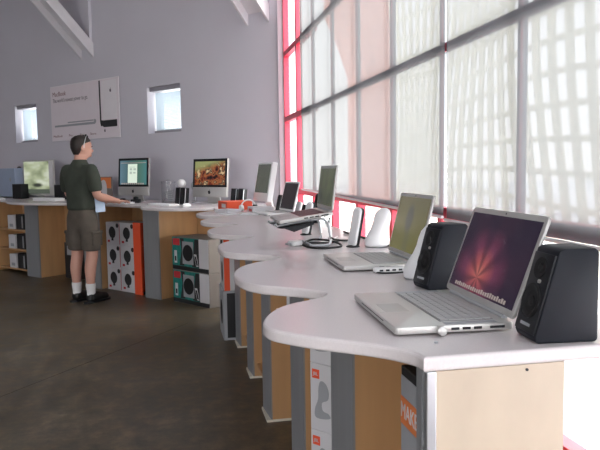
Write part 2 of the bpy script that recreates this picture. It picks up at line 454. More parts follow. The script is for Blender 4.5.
for z in (1.87, 2.53, 3.19, 3.85, 4.22):
    fr.box(-.0175, -.012, ys[0], ys[-3], z - .019, z + .019); fr.box(-.0215, .031, ys[-3], ys[-1], z - .026, z + .026)
fr.build('window_frame', M['red'], win)
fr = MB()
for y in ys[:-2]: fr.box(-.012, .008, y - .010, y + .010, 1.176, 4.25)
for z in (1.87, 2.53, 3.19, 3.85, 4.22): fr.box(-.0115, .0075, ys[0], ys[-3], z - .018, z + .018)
fr.build('veiled_glazing_bar', M['grey_plastic'], win)  # red upper bars greyed in colour for the veil of the shades
g = MB(); g.quad([(.0, ys[0], .46), (.0, ys[-1], .46), (.0, ys[-1], 4.22), (.0, ys[0], 4.22)]); g.build('pane', M['glass'], win)
# remaining walls (out of view)
wl = W(9.2, 1.1)
b = MB(); b.box(-9.3, -9.2, -6, wl.y, 0, CEIL); struct(b.build('wall_left', M['wall']))
b = MB(); b.box(-9.3, wl.x + .2, wl.y, wl.y + .1, 0, CEIL); struct(b.build('wall_end', M['wall']))
b = MB()
b.box(-9.3, XW + .12, -6.1, -6, 0, .4); b.box(-9.3, XW + .12, -6.1, -6, 3.4, CEIL)
for x0, x1 in [(-9.3, -8.8), (-3.6, XW + .12)]: b.box(x0, x1, -6.1, -6, .4, 3.4)
struct(b.build('wall_back', M['wall']))
for k, (x0, x1) in enumerate([(-8.8, -3.6)]):
    g = MB(); g.quad([(x0, -6.05, .4), (x1, -6.05, .4), (x1, -6.05, 3.4), (x0, -6.05, 3.4)]); struct(g.build('window_%d' % (4 + k), M['glass']))  # unseen window, added and widened for fill light from behind

# roller shades in front of the window: fabric, hem bar, roller
def roller_shade(y0, y1, zb0, zb1, label):
    t = thing('roller_shade', label, 'window shade', (XW - .042, (y0 + y1) / 2, zb0), 0, None)
    hw = (y1 - y0) / 2; q = MB()
    nseg = 14; L = 4.05 - zb0
    cols = []
    for i in range(nseg + 1):
        y = -hw + 2 * hw * i / nseg; dz = (zb1 - zb0) * i / nseg
        cols.append([q.bm.verts.new((.004 * math.sin(i * 1.9 + j * .7), y, dz + (L - dz) * j / 8)) for j in range(9)])
    for i in range(nseg):
        for j in range(8): q.bm.faces.new((cols[i][j], cols[i + 1][j], cols[i + 1][j + 1], cols[i][j + 1]))
    q.build('fabric', M['shade'], t, smooth=True)
    hb = MB(); hb.tube([(-.004, -hw, -.008), (-.004, hw, zb1 - zb0 - .008)], .007, 8); hb.build('hem_bar', M['white_paint'], t, smooth=True)
    rl = MB(); rl.tube([(-.02, -hw, L + .03), (-.02, hw, L + .03)], .035, 12); rl.build('roller', M['white_paint'], t, smooth=True)
    for sy in (-1, 1):
        br = MB(); br.box(-.045, .03, sy * (hw - .01) - .006, sy * (hw - .01) + .006, L - .01, 4.2505 - zb0); br.build('bracket', M['alu'], t)
    return t
roller_shade(2.64, 5.72, 1.145, 1.185, 'long translucent window shade hanging behind the laptops in the middle of the row')
roller_shade(-.25, 2.615, 1.115, 1.135, 'long translucent window shade hanging behind the nearest laptop and black speaker')

# roof braces: U channels running from the far wall up to the ceiling
def brace(k, s, w, label):
    t = thing('trim_%d' % k, label, 'brace'); t['kind'] = 'structure'
    rise = .92; z0 = 2.93; L = 1.66
    def bar(name, s0, s1, d0, d1):
        q = MB(); vs = []
        for n_, z_ in ((WN - .003, z0), (WN - L, z0 + L * rise)):
            vs.append([(s0, n_, z_ + d0), (s1, n_, z_ + d0), (s1, n_, z_ + d1), (s0, n_, z_ + d1)])
        A = [q.bm.verts.new(p) for p in vs[0]]; Bv = [q.bm.verts.new(p) for p in vs[1]]
        for i in range(4): q.bm.faces.new((A[i], A[(i + 1) % 4], Bv[(i + 1) % 4], Bv[i]))
        q.bm.faces.new(A[::-1]); q.bm.faces.new(Bv); q._xf(A + Bv, FT)
        q.build(name, M['white_paint'], t)
    bar('flange', s, s + .025, -.02, .17); bar('web', s + .025, s + w, .10, .125); bar('flange', s + w, s + w + .025, -.02, .17)
    pc = MB(); pc.box(s + .02, s + w, WN - .045, WN - .002, 3.1, CEIL, FT); pc.build('wall_post', M['wall'], t)
brace(3, 3.04, .27, 'white steel roof brace above the poster'); brace(4, -.09, .30, 'white steel roof brace near the window corner')

# ------------------------------------------------------------------ outside
b = MB(); b.quad([(XW + .12, -40, -.12), (60, -40, -.12), (60, 60, -.12), (XW + .12, 60, -.12)]); struct(b.build('ground', M['ext_ground']), 'pale paving outside')
b = MB(); b.prism([(4.22, -.12), (4.22, 3.5), (3.95, 4.3), (3.66, 4.9), (3.66, 14), (5.0, 14), (5.0, -.12)], 14.3, 15.2, axis='y')
tag(b.build('building', M['ext_pink']), 'salmon coloured building seen through the window shade', 'building')
lat = MB()  # added lattice, shaped to give the rippled light pattern on the shade
def wav(y, z): return .20 * math.sin(y * .7 + z * .8) + .05 * math.sin(y * 1.6 - z * 1.3)
def strip(pts, horiz):
    """one wavy batten in the yz plane"""
    hw_ = .04 if horiz else .078
    rows_ = []
    for y_, z_ in pts:
        if horiz: rows_.append([lat.bm.verts.new(c) for c in ((.002, y_, z_ - hw_), (.002, y_, z_ + hw_), (.022, y_, z_ + hw_), (.022, y_, z_ - hw_))])
        else: rows_.append([lat.bm.verts.new(c) for c in ((0, y_ - hw_, z_), (0, y_ + hw_, z_), (.02, y_ + hw_, z_), (.02, y_ - hw_, z_))])
    for A, B in zip(rows_, rows_[1:]):
        for k in range(4): lat.bm.faces.new((A[k], A[(k + 1) % 4], B[(k + 1) % 4], B[k]))
y = 2.0
while y < 12.9:
    strip([(y + wav(y, z / 4), z / 4) for z in range(0, 27)], False); y += .31
z = .25
while z < 6.5:
    strip([(yy / 3, z + .45 * wav(z, yy / 3)) for yy in range(5, 40)], True); z += .37
tag(lat.build('ripple_lattice', M['ext_lattice'], loc=(4.5, 0, -.1)), 'added wavy beige lattice outside, standing in for the rippled light pattern on the nearer window shade', 'screen')

# ------------------------------------------------------------------ counters
# right-hand worktop: scalloped front edge
front = [(.450, 1.112), (.446, 1.15), (.418, 1.195), (.380, 1.235), (.335, 1.272), (.285, 1.312), (.235, 1.365), (.205, 1.41), (.200, 1.47), (.222, 1.548), (.258, 1.618), (.300, 1.664), (.342, 1.692), (.395, 1.728)]
cusps = [1.780, 2.575, 3.42, 4.25, 5.03, 5.86]
tipX = [.202, .208, .205, .200, .200]
for k in range(5):
    c0, c1 = cusps[k], cusps[k + 1]; L = c1 - c0
    for f_, x in [(0, .424), (.055, .405), (.11, .366), (.17, .307), (.23, .255), (.33, .216), (.5, 0), (.62, .214), (.72, .238), (.80, .272), (.87, .318), (.94, .385)]:
        front.append((x if x else tipX[k], c0 + f_ * L))
front += [(.424, 5.86), (.41, 6.0), (.40, 6.2), (.402, 6.318)]
outline = spline(front, 7)
back = [(.985, 6.82), (.985, 1.112)]
# round the two near corners a little
poly = outline + back
ct = MB(); ct.prism(poly, CT - .029, CT, bev=.007, seg=3, bev_side=False)
tag(ct.build('worktop', M['counter']), 'long white scalloped worktop in front of the window, carrying laptops and speakers', 'worktop')
fpts = spline([(-.1, -.10), (-.02, -.25), (.15, -.38), (.4, -.42), (.65, -.37), (.85, -.22), (1.0, -.15), (1.3, -.13), (1.8, -.12), (2.2, -.17), (2.5, -.28), (2.8, -.37), (3.1, -.39), (3.5, -.28), (3.8, -.12), (4.2, -.05), (4.8, -.1), (5.3, -.3), (5.7, -.35), (6.0, -.3), (6.3, -.1)], 5)
ct = MB(); ct.prism([tuple(p) for p in fpts] + [(6.3, .78), (-.1, .78)], CT - .029, CT, T=FT, bev=.007, seg=3, bev_side=False)
tag(ct.build('worktop', M['counter']), 'white scalloped worktop along the far grey wall behind the man', 'worktop')

# piers carrying the worktops: grey front, wooden sides
TOPZ = CT - .030
def pier_right(xf, y0, y1, depth, label):
    t = thing('counter_pier', label, 'counter support', (xf, y0, 0), 0, 'wooden piers under the window worktop')
    L = y1 - y0
    a = MB(); a.box(.012, depth, 0, .02, .012, TOPZ); a.build('side_panel', M['wood'], t)
    a = MB(); a.box(.012, depth, L - .02, L, .012, TOPZ); a.build('side_panel', M['wood'], t)
    a = MB(); a.prism([(0.004, 0), (.012, 0), (.012, L), (-.012, L), (-.012, L - .02)], .0, TOPZ); a.build('front_panel', M['grey_panel'], t)['label'] = 'grey laminate front'
    a = MB(); a.box(-.02, depth, -.004, L + .004, 0, .012); a.build('base_strip', M['cream'], t)
    return t
pp = [(.505, 1.81, 'first pier behind the near end panel of the window worktop'), (.505, 2.55, 'second pier behind the near end panel of the window worktop'), (.49, 3.37, 'third pier behind the near end panel of the window worktop'),
      (.49, 4.13, 'fourth pier behind the near end panel of the window worktop'), (.485, 4.88, 'fifth pier behind the near end panel of the window worktop'), (.485, 5.55, 'pier of the window worktop next to the orange-edged boxes')]
for x, y_, lb in pp: pier_right(x, y_, y_ + .20, .26, lb)
# near end panel
t = thing('end_panel', 'pale plywood end panel holding up the near end of the window worktop', 'counter support', (.458, 1.118, 0))
a = MB(); a.box(.02, .286, 0, .022, 0, TOPZ); a.build('panel', M['daylit_ply'], t)
a = MB(); a.box(0, .0195, -.002, .018, 0, TOPZ, bev=.002); a.build('corner_strip', M['alu'], t)['label'] = 'bright aluminium corner strip'
a = MB(); a.box(-.002, .004, .0185, .046, 0, TOPZ); a.build('front_panel', M['grey_panel'], t)['label'] = 'grey laminate edge'
a = MB(); a.cyl(.0028, .0028, 0, .003, 12, Matrix.Translation((.205, .0005, TOPZ - .010)) @ Matrix.Rotation(PI / 2, 4, 'X')); a.build('screw', M['black'], t)
# open shelves between the piers: back board and shelf boards
def open_shelf(x0, x1, y0, y1, zs, label, T=None, group='open shelves under the window worktop'):
    t = thing('open_shelf', label, 'shelf unit', (x1, (y0 + y1) / 2, 0), 0, group)
    h = (y1 - y0) / 2; w = x1 - x0
    a = MB(); a.box(-.02, 0, -h, h, 0, TOPZ); a.build('back_board', M['wood'], t)
    for z_ in zs:
        a = MB(); a.box(-w, -.02, -h, h, z_ - .02, z_); a.build('shelf', M['wood'], t)
    return t
open_shelf(.52, .745, 1.145, 1.805, [.10], 'open shelf behind the pale end panel with the dark box')
open_shelf(.54, .765, 2.015, 2.545, [.17], 'open shelf holding the stack of white boxes with orange logos')
open_shelf(.53, .765, 2.755, 3.365, [.62], 'open shelf holding the single white box glimpsed between the two nearest lobes')
open_shelf(.52, .75, 3.575, 4.125, [.10], 'third open shelf from the far end of the window worktop')
open_shelf(.52, .745, 4.335, 4.875, [.10], 'second open shelf from the far end of the window worktop')
open_shelf(.52, .745, 5.085, 5.545, [], 'first open shelf from the far end of the window worktop')
# far row piers in (s, n)
def pier_far(s0, s1, n0, label):
    t = thing('counter_pier', label, 'counter support', W(s0, n0), FAR_RZ, 'wooden piers under the far worktop')
    L = s1 - s0      # local +x = D, local -y = into the wall
    a = MB(); a.box(0, .02, -.72, -.012, 0, TOPZ); a.build('side_panel', M['wood'], t)
    a = MB(); a.box(L - .02, L, -.72, -.012, 0, TOPZ); a.build('side_panel', M['wood'], t)
    a = MB(); a.box(0, L, -.012, .004, .0, TOPZ); a.build('front_panel', M['grey_panel'], t)['label'] = 'grey laminate front'
    a = MB(); a.box(.01, L - .01, -.70, -.03, 0, .05); a.build('plinth', M['black_card'], t)
pier_far(.735, .985, -.09, 'grey fronted pier between the white boxes and the green boxes')
pier_far(1.82, 2.13, -.07, 'grey fronted pier behind the standing man')
pier_far(3.20, 3.52, -.03, 'wide grey and wood pier left of the man')
pier_far(4.38, 4.75, -.02, 'wood sided pier at the far left end of the far worktop')
def back_far(s0, s1, n, label, zs=()):
    t = thing('open_shelf', label, 'shelf unit', W(s0, n), FAR_RZ, 'open shelves under the far worktop')
    a = MB(); a.box(0, s1 - s0, -.02, 0, 0, TOPZ); a.build('back_board', M['wood'], t)
    for z_ in zs:
        a = MB(); a.box(0, s1 - s0, 0, n - .03, z_ - .02, z_); a.build('shelf', M['wood'], t)
back_far(-.02, .73, .45, 'open bay behind the green subwoofer boxes')
back_far(.99, 1.815, .40, 'open bay behind the stack of six white boxes')
back_far(2.135, 3.195, .35, 'open bay behind the legs of the man')
back_far(3.525, 4.375, .40, 'open shelf with three rows of small boxes', (.06, .33, .60))

# ------------------------------------------------------------------ boxed goods
def RY(t): return Matrix.Rotation(t, 4, 'Y')
# white boxes with orange logo square, on the shelf (front faces -x)
def logo_box(loc, label, rz):
    w, h, d = .105, .245, .11
    t = thing('product_box', label, 'box', loc, rz, 'white speaker boxes with orange logo')
    a = MB(); a.box(0, d, -w / 2, w / 2, 0, h, bev=.002, seg=1); a.build('carton', M['card_white'], t)
    a = MB(); a.box(-.0012, 0, w / 2 - .043, w / 2 - .010, h - .055, h - .022); lg = a.build('logo', M['orange_red'], t)
    text('lettering', 'JBL', .017, M['card_white'], lg, (-.0016, w / 2 - .0265, h - .0385), (PI / 2, 0, -PI / 2))
    a = MB(); prof = spline([(.03, .045), (.005, .04), (-.038, .05), (-.03, .065), (-.005, .072), (-.002, .10), (-.028, .115), (-.032, .145), (-.018, .172), (.004, .178), (.014, .15), (.016, .11), (.03, .075)], 4, True)
    a.prism([(p[0], p[1] + .005) for p in prof], -.0012, 0, axis='x'); a.build('product_picture', M['grey_print'], t)
for z_, lb in [(.1705, 'white box with orange logo at the bottom of the stack under the worktop'), (.4165, 'white box with speaker picture and orange logo, middle of the stack under the worktop'), (.6625, 'white box with orange logo at the top of the stack under the worktop')]:
    logo_box((.505, 2.20, z_), lb, math.radians(38))
logo_box((.56, 3.00, .6205), 'white box with orange logo glimpsed between the two nearest lobes of the worktop', math.radians(35))
# dark box with orange band behind the near end panel
t = thing('product_box', 'dark box with an orange band of white lettering, tucked behind the end panel', 'box', (.474, 1.236, .1005), 0)
h = .83; w = .125
a = MB(); a.box(0, .10, -w / 2, w / 2, 0, h, bev=.002, seg=1); a.build('carton', M['black_card'], t)
a = MB(); a.box(-.0012, 0, -.035, w / 2 - .003, h - .26, h - .02); a.build('grey_field', M['grey_print'], t)
a = MB(); a.box(-.0022, -.0012, -.045, w / 2 - .003, h - .125, h - .065); bd = a.build('orange_band', M['orange_print'], t)
text('lettering', 'MAKE', .048, M['card_white'], bd, (-.0026, .009, h - .095), (PI / 2, 0, -PI / 2), sx=.78)
a = MB(); a.prism(spline([(-.05, h - .40), (.055, h - .38), (.057, h - .24), (.02, h - .29), (-.02, h - .26), (-.05, h - .30)], 3, True), -.0018, -.0012, axis='x'); a.build('yellow_picture', M['yellow_print'], t)

# six white boxes with dark picture on the far bay (local x = D, y = towards the room)
def webcam_box(s0, z_, label, red_edge):
    w = .262; h = .262
    t = thing('product_box', label, 'box', W(s0, -.02, z_), FAR_RZ, 'stack of six white boxes with dark product pictures')
    a = MB(); a.box(.003, w - .003, -.25, 0, 0, h - .002, bev=.002, seg=1); a.build('carton', M['card_white'], t)
    a = MB(); a.prism(spline([(.10, .09), (.16, .08), (.20, .12), (.20, .17), (.16, .21), (.11, .20), (.08, .15)], 3, True), 0, .0012, axis='y')
    a.prism([(.12, .05), (.16, .05), (.155, .09), (.125, .09)], 0, .0012, axis='y'); a.build('product_picture', M['black_card'], t)
    a = MB(); a.cyl(.026, .026, 0, .0012, 16, Matrix.Translation((.045, 0, .225)) @ Matrix.Rotation(-PI / 2, 4, 'X')); a.build('disc_emblem', M['black_card'], t)
    a = MB(); a.box(.19, .23, 0, .0012, .03, .055); a.build('red_badge', M['red_print'], t)
    a = MB(); a.box(.004, .012, 0, .0012, .01, .25); a.build('red_stripe', M['red_print'], t)
    if red_edge:
        a = MB(); a.box(-.0015, .003, -.25, .0, 0, h - .002); a.build('orange_side', M['orange_red'], t)
rows = ['bottom', 'middle', 'top']
for j in range(3):
    webcam_box(1.50, .002 + j * .262, 'white box with dark picture, %s of the left column by the man' % rows[j], False)
    webcam_box(1.236, .002 + j * .262, 'orange sided white box with dark picture, %s of the right column' % rows[j], True)
t = thing('display_stand', 'tall orange red card standing beside the six white boxes', 'display card', W(1.10, -.06), FAR_RZ)
a = MB(); a.box(0, .125, -.03, -.012, 0, .80); a.build('card', M['orange_red'], t)
a = MB(); a.box(.02, .105, -.20, -.031, 0, .012); a.build('foot', M['black_card'], t)

# two green subwoofer boxes (local x leftwards along the face, y out of the face)
for j in range(2):
    z_ = .001 + j * .342; w = .605; h = .340
    t = thing('subwoofer_box', ['green and white subwoofer box standing on the floor', 'green and white subwoofer box stacked on top of the other'][j], 'box', (.346, 6.365, z_), math.radians(125.2), 'green subwoofer boxes')
    a = MB(); a.box(0, w, -.34, 0, 0, h, bev=.003, seg=1); a.build('carton', M['card_grey'], t)
    a = MB(); a.box(.003, .155, 0, .0012, .004, h - .004); a.build('white_panel', M['card_white'], t)
    a = MB(); a.box(.155, w - .003, 0, .0012, .004, h - .004); a.build('teal_panel', M['teal'], t)
    a = MB(); a.box(.003, w - .003, .0012, .002, .004, .045); a.build('black_print', M['black_card'], t)
    a = MB(); a.prism([(.155, .05), (.27, .05), (.22, h - .01), (.155, h - .01)], .0012, .002, axis='y'); a.build('black_print', M['black_card'], t)
    a = MB(); a.prism([(.40, .05), (.48, .05), (.44, .20), (.46, h - .01), (.40, h - .01)], .0012, .002, axis='y'); a.build('black_print', M['black_card'], t)
    a = MB(); a.box(.245, .425, .002, .0032, .07, .30); a.build('speaker_picture', M['grey_print'], t)
    a = MB(); a.cyl(.084, .084, 0, .001, 28, Matrix.Translation((.335, .0032, .185)) @ Matrix.Rotation(-PI / 2, 4, 'X')); a.build('cone_picture', M['black_cone'], t)
    a = MB(); a.box(.47, w - .02, .0020, .0026, .255, .325); a.build('red_badge', M['red_print'], t)
    for pq, q2 in ((((.52, .07), (.565, .07), (.565, .20), (.52, .20)), ((.53, .09), (.555, .09), (.555, .14), (.53, .14))), (((.165, .06), (.20, .06), (.235, .18), (.195, .18)), ((.172, .07), (.196, .07), (.222, .16), (.20, .16)))):
        a = MB(); a.prism(pq, .002, .0032, axis='y'); pc = a.build('satellite_picture', M['card_white'], t)
        a = MB(); a.prism(q2, .0032, .004, axis='y'); a.build('satellite_cone', M['black_cone'], pc)

# last bay of the window row: orange edged boxes above a grey boxed speaker
for j in range(2):
    t = thing('product_box', ['lower orange edged white box in the last bay of the window row', 'upper orange edged white box in the last bay of the window row'][j], 'box', (.395, 5.31, .402 + j * .262), 0, 'orange edged boxes at the end of the window row')
    a = MB(); a.box(0, .26, -.19, .21, 0, .26, bev=.002, seg=1); a.build('carton', M['card_white'], t)
    a = MB(); a.box(.0, .045, -.1915, -.19, 0, .26); a.build('orange_side', M['orange_red'], t)
    a = MB(); a.prism(spline([(-.07, .07), (.0, .05), (.07, .09), (.08, .16), (.02, .21), (-.06, .19)], 3, True), -.0012, 0, axis='x'); a.build('product_picture', M['black_card'], t)
t = thing('speaker_box', 'grey box with a round black cone picture on the floor below the orange edged boxes', 'box', (.382, 5.31, .001), 0)
a = MB(); a.box(0, .27, -.19, .21, 0, .40, bev=.003, seg=1); a.build('carton', M['grey_plastic'], t)
a = MB(); a.cyl(.10, .10, 0, .0015, 28, Matrix.Translation((0, -.01, .20)) @ Matrix.Rotation(-PI / 2, 4, 'Y')); a.build('cone_picture', M['black_cone'], t)
a = MB(); a.box(.03, .10, -.1915, -.19, .02, .38); a.build('side_stripe', M['black_card'], t)
# small boxes on the far left shelf
for j in range(3):
    z_ = .0605 + j * .27
    t = thing('product_box', 'white small box on the %s shelf of the far left bay' % rows[j], 'box', W(3.93, .035, z_), FAR_RZ, 'small white boxes on the far left shelf')
    a = MB(); a.box(0, .17, -.2, 0, 0, .19, bev=.002, seg=1); a.build('carton', M['card_white'], t)
    a = MB(); a.box(.03, .12, 0, .0012, .03, .07); a.build('label_print', M['grey_print'], t)
    t = thing('product_box', 'black small box on the %s shelf of the far left bay' % rows[j], 'box', W(3.70, .045, z_), FAR_RZ, 'small black boxes on the far left shelf')
    a = MB(); a.box(0, .20, -.2, 0, 0, .205, bev=.002, seg=1); a.build('carton', M['black_card'], t)
    a = MB(); a.box(.02, .05, 0, .0012, .02, .18); a.build('label_print', M['grey_print'], t)
t = thing('product_box', 'dark box on the floor behind the legs of the man', 'box', W(2.62, .18, .0), FAR_RZ)
a = MB(); a.box(0, .34, -.16, 0, 0, .46, bev=.002, seg=1); a.build('carton', M['black_card'], t)
a = MB(); a.box(.05, .28, 0, .0012, .30, .42); a.build('label_print', M['grey_print'], t)

# ------------------------------------------------------------------ laptops: local hinge along x at y=+d/2, user at -y
def laptop(name, loc, rz, w, d, lean, label, scr, dock=False, ports=True, tilt=0., plug=False, keym='key', lidh=None, white=False):
    bm_ = M['white'] if white else M['silver']
    t = thing(name, label, 'laptop', loc, rz, None); t.rotation_euler = (tilt, 0, rz)
    th = .0155; lh = lidh or d
    def rr(x0, x1, y0, y1, r, n=4):
        P = []
        for cx, cy, a0 in ((x1 - r, y1 - r, 0), (x0 + r, y1 - r, PI / 2), (x0 + r, y0 + r, PI), (x1 - r, y0 + r, 1.5 * PI)):
            for i in range(n + 1): P.append((cx + r * math.cos(a0 + PI / 2 * i / n), cy + r * math.sin(a0 + PI / 2 * i / n)))
        return P
    z0 = .004
    a = MB(); a.prism(rr(-w / 2, w / 2, -d / 2, d / 2, .012), z0, z0 + th, bev=.0025, seg=2, bev_side=False); base = a.build('base', bm_, t, smooth=True)
    a = MB()
    for sx in (-1, 1):
        for sy in (-1, 1): a.cyl(.007, .007, 0, z0 + .001, 12, Matrix.Translation((sx * (w / 2 - .03), sy * (d / 2 - .03), 0)))
    a.build('feet', M['black'], base)
    zt = z0 + th
    a = MB(); kw = w * .80; kd = d * .44; ky0 = d / 2 - .035 - kd
    a.box(-kw / 2 - .003, kw / 2 + .003, ky0 - .003, ky0 + kd + .003, zt - .001, zt + .0006); kt = a.build('keyboard_tray', M['key_dark'] if keym == 'key' else M[keym], base)
    a = MB(); rowsk = 6
    for r_ in range(rowsk):
        y0 = ky0 + r_ * kd / rowsk; nk = 13 if r_ else 9
        for c in range(nk):
            x0 = -kw / 2 + c * kw / nk
            a.box(x0 + .001, x0 + kw / nk - .001, y0 + .001, y0 + kd / rowsk - .001, zt, zt + .0028)
    a.build('keyboard', M[keym], base)
    a = MB(); a.box(-.045, .045, -d / 2 + .022, -d / 2 + .022 + .055, zt - .0005, zt + .0005); a.build('trackpad', M['trackpad'] if not white else M['white'], base)
    a = MB(); a.box(-.045, .045, -d / 2 + .008, -d / 2 + .018, zt - .0005, zt + .0008); a.build('trackpad_button', bm_, base)
    if w > .37:
        for sx in (-1, 1):
            a = MB(); a.box(sx * (kw / 2 + .022) - .011, sx * (kw / 2 + .022) + .011, ky0, ky0 + kd, zt - .0005, zt + .0006)
            a.build('speaker_grille', M['grey_plastic'], base)
    if ports:
        a = MB()
        for q in (.02, .045, .070): a.box(w / 2 - .0005, w / 2 + .0006, q - .03, q - .012, z0 + .005, z0 + .0105)
        a.box(w / 2 - .0005, w / 2 + .0006, d / 2 - .055, d / 2 - .022, z0 + .005, z0 + .0105)
        a.build('ports', M['black'], base)
        a = MB(); a.box(-.10, .10, -d / 2 - .0006, -d / 2 + .001, z0 + .0085, z0 + .0105); a.build('front_slot', M['black'], base)
    hg = MB(); hg.tube([(-w * .40, d / 2 - .004, zt + .002), (w * .40, d / 2 - .004, zt + .002)], .006, 10); hg.build('hinge', M['grey_plastic'], base, smooth=True)
    # lid: local z up along the screen, hinge at origin
    lid_bm = MB(); lid_bm.prism(rr(-w / 2, w / 2, .004, lh, .011), -.004, .004, T=Matrix.Rotation(PI / 2, 4, 'X'), bev=.002, seg=2, bev_side=False)
    lid = lid_bm.build('lid', bm_, t, smooth=True, loc=(0, d / 2 - .003, zt + .001), rot=(-lean, 0, 0))
    m_ = .012
    a = MB(); a.quad([(-w / 2 + m_, -.0048, .020), (w / 2 - m_, -.0048, .020), (w / 2 - m_, -.0048, lh - m_ - .002), (-w / 2 + m_, -.0048, lh - m_ - .002)])
    dp = a.build('display', M[scr], lid)
    if dock:
        a = MB(); n = 24
        for i in range(n):
            x = -w * .36 + i * w * .72 / (n - 1); hh = .008 + .004 * random.random()
            a.box(x - .0042, x + .0042, -.0056, -.005, .025, .025 + hh)
        a.build('dock_icons', M['scr_icon'], dp)
    a = MB(); a.cyl(.0025, .0025, 0, .0008, 10, Matrix.Translation((0, -.0045, lh - .007)) @ Matrix.Rotation(PI / 2, 4, 'X')); a.build('camera_eye', M['black'], lid)
    if plug:
        a = MB(); T = Matrix.Translation((w / 2, -.035, z0 + .008)) @ Matrix.Rotation(PI / 2, 4, 'Y')
        a.lathe([(.004, 0), (.010, .002), (.010, .018), (.006, .021)], 16, T); a.build('plug', M['silver'], base, smooth=True)
    return t
Z1 = CT + .0006
RL = -PI / 2          # user on the -X side: local -y -> -X, local +x -> -Y
laptop('laptop', (.590, 1.450, Z1), RL - math.radians(3), .388, .262, math.radians(20.5), 'large silver laptop with a glowing purple red wallpaper, nearest on the worktop', 'scr_aurora', dock=True, plug=True, lidh=.236)
laptop('laptop', (.712, 2.30, Z1), RL - math.radians(2), .360, .272, math.radians(14), 'silver laptop with an olive green screen, second along the worktop', 'scr_olive', lidh=.240)
lap3 = laptop('laptop', (.588, 2.96, 1.128), RL + math.radians(-2), .355, .245, math.radians(15), 'silver laptop raised on a bent metal stand, dark green screen', 'scr_green', tilt=math.radians(8), keym='maroon', lidh=.205)
laptop('laptop', (.80, 5.12, Z1), RL + math.radians(10), .32, .22, math.radians(15), 'small white laptop with a dark screen, farther along behind the raised one', 'scr_dark', ports=False, lidh=.245, white=True)
# hub with ports beside the second laptop
t = thing('usb_hub', 'small white four-port hub lying beside the second laptop', 'hub', (.72, 2.085, Z1), math.radians(4))
a = MB(); a.box(-.055, .055, -.018, .018, 0, .017, bev=.006, seg=3); a.build('case', M['white'], t, smooth=True)
a = MB()
for q in range(4): a.box(-.043 + q * .023, -.030 + q * .023, -.0186, -.017, .006, .012)
a.build('ports', M['black'], t)
a = MB(); a.tube(spline([(-.052, -.012, .003), (-.03, -.035, .003), (.04, -.036, .003), (.09, -.005, .003), (.10, .05, .003)], 6), .003, 8); a.build('cable', M['cable_black'], t, smooth=True)

# bent metal laptop stand
t = thing('laptop_stand', 'bent silver tube stand under the raised laptop', 'laptop stand', (.592, 2.97, CT - .010), 0)
for sy in (-1, 1):
    a = MB(); yy = .10 * sy
    pts = spline([(.02, yy, .017), (.10, yy, .017), (.118, yy, .035), (.112, yy, .10), (.09, yy, .132), (.05, yy, .137), (-.09, yy, .116), (-.126, yy, .111), (-.137, yy, .121)], 6)
    a.tube(pts, .0065, 10); a.build('leg', M['alu'], t, smooth=True)
a = MB(); a.tube([(.03, -.10, .017), (.03, .10, .017)], .006, 10); a.build('crossbar', M['alu'], t, smooth=True)
a = MB(); a.prism([(-.105, .103), (-.125, .103), (.03, .126), (.03, .117), (-.06, .086)], -.15, .15, axis='y'); a.build('black_wedge', M['black'], t)['label'] = 'black wedge under the laptop'  # black wedge filling the space below the front half of the laptop

# ------------------------------------------------------------------ speakers (front faces -X when rz = 0)
def black_speaker(loc, rz, label):
    t = thing('desktop_speaker', label, 'speaker', loc, rz, 'pair of black wedge speakers')
    hw = .046; prof = [(0, 0.012), (.006, .0), (.128, 0), (.132, .006), (.132, .180), (.124, .188), (.058, .188), (.048, .182)]
    a = MB(); a.prism(prof, -hw, hw, axis='y', bev=.004, seg=2); a.build('cabinet', M['dark_blue_plastic'], t, smooth=True)
    # front lies on the sloping line (0,.012)->(.048,.182)
    an = math.atan2(.048, .170)
    F = Matrix.Translation((0, 0, .012)) @ Matrix.Rotation(an, 4, 'Y')      # local z up the front, -x outward
    a = MB(); a.box(-.004, .003, -hw + .004, hw - .004, .004, .168, F, bev=.002); bf = a.build('baffle', M['black'], t, smooth=True)
    R = F @ Matrix.Translation((-.004, 0, .068)) @ Matrix.Rotation(-PI / 2, 4, 'Y')
    a = MB(); a.lathe([(.036, 0), (.036, .004), (.032, .005), (.028, .002), (.012, -.003), (.010, .002), (.003, .004)], 28, R); a.build('woofer', M['black_cone'], t, smooth=True)
    R = F @ Matrix.Translation((-.004, 0, .137)) @ Matrix.Rotation(-PI / 2, 4, 'Y')
    a = MB(); a.lathe([(.022, 0), (.022, .003), (.018, .003), (.010, -.001), (.007, .003), (.002, .004)], 24, R); a.build('tweeter', M['black_cone'], t, smooth=True)
    R = F @ Matrix.Translation((-.004, -.012, .110)) @ Matrix.Rotation(-PI / 2, 4, 'Y')
    a = MB(); a.cyl(.004, .004, 0, .004, 12, R); a.build('volume_knob', M['silver'], t)
    a = MB(); a.box(-.0048, -.004, -.02, .02, .016, .022, F); a.build('nameplate', M['grey_print'], t)
    return t
black_speaker((.698, 1.188, Z1), math.radians(-5), 'black wedge speaker at the right, on the near end of the worktop')
black_speaker((.705, 1.770, Z1), math.radians(6), 'black wedge speaker half hidden behind the nearest laptop')

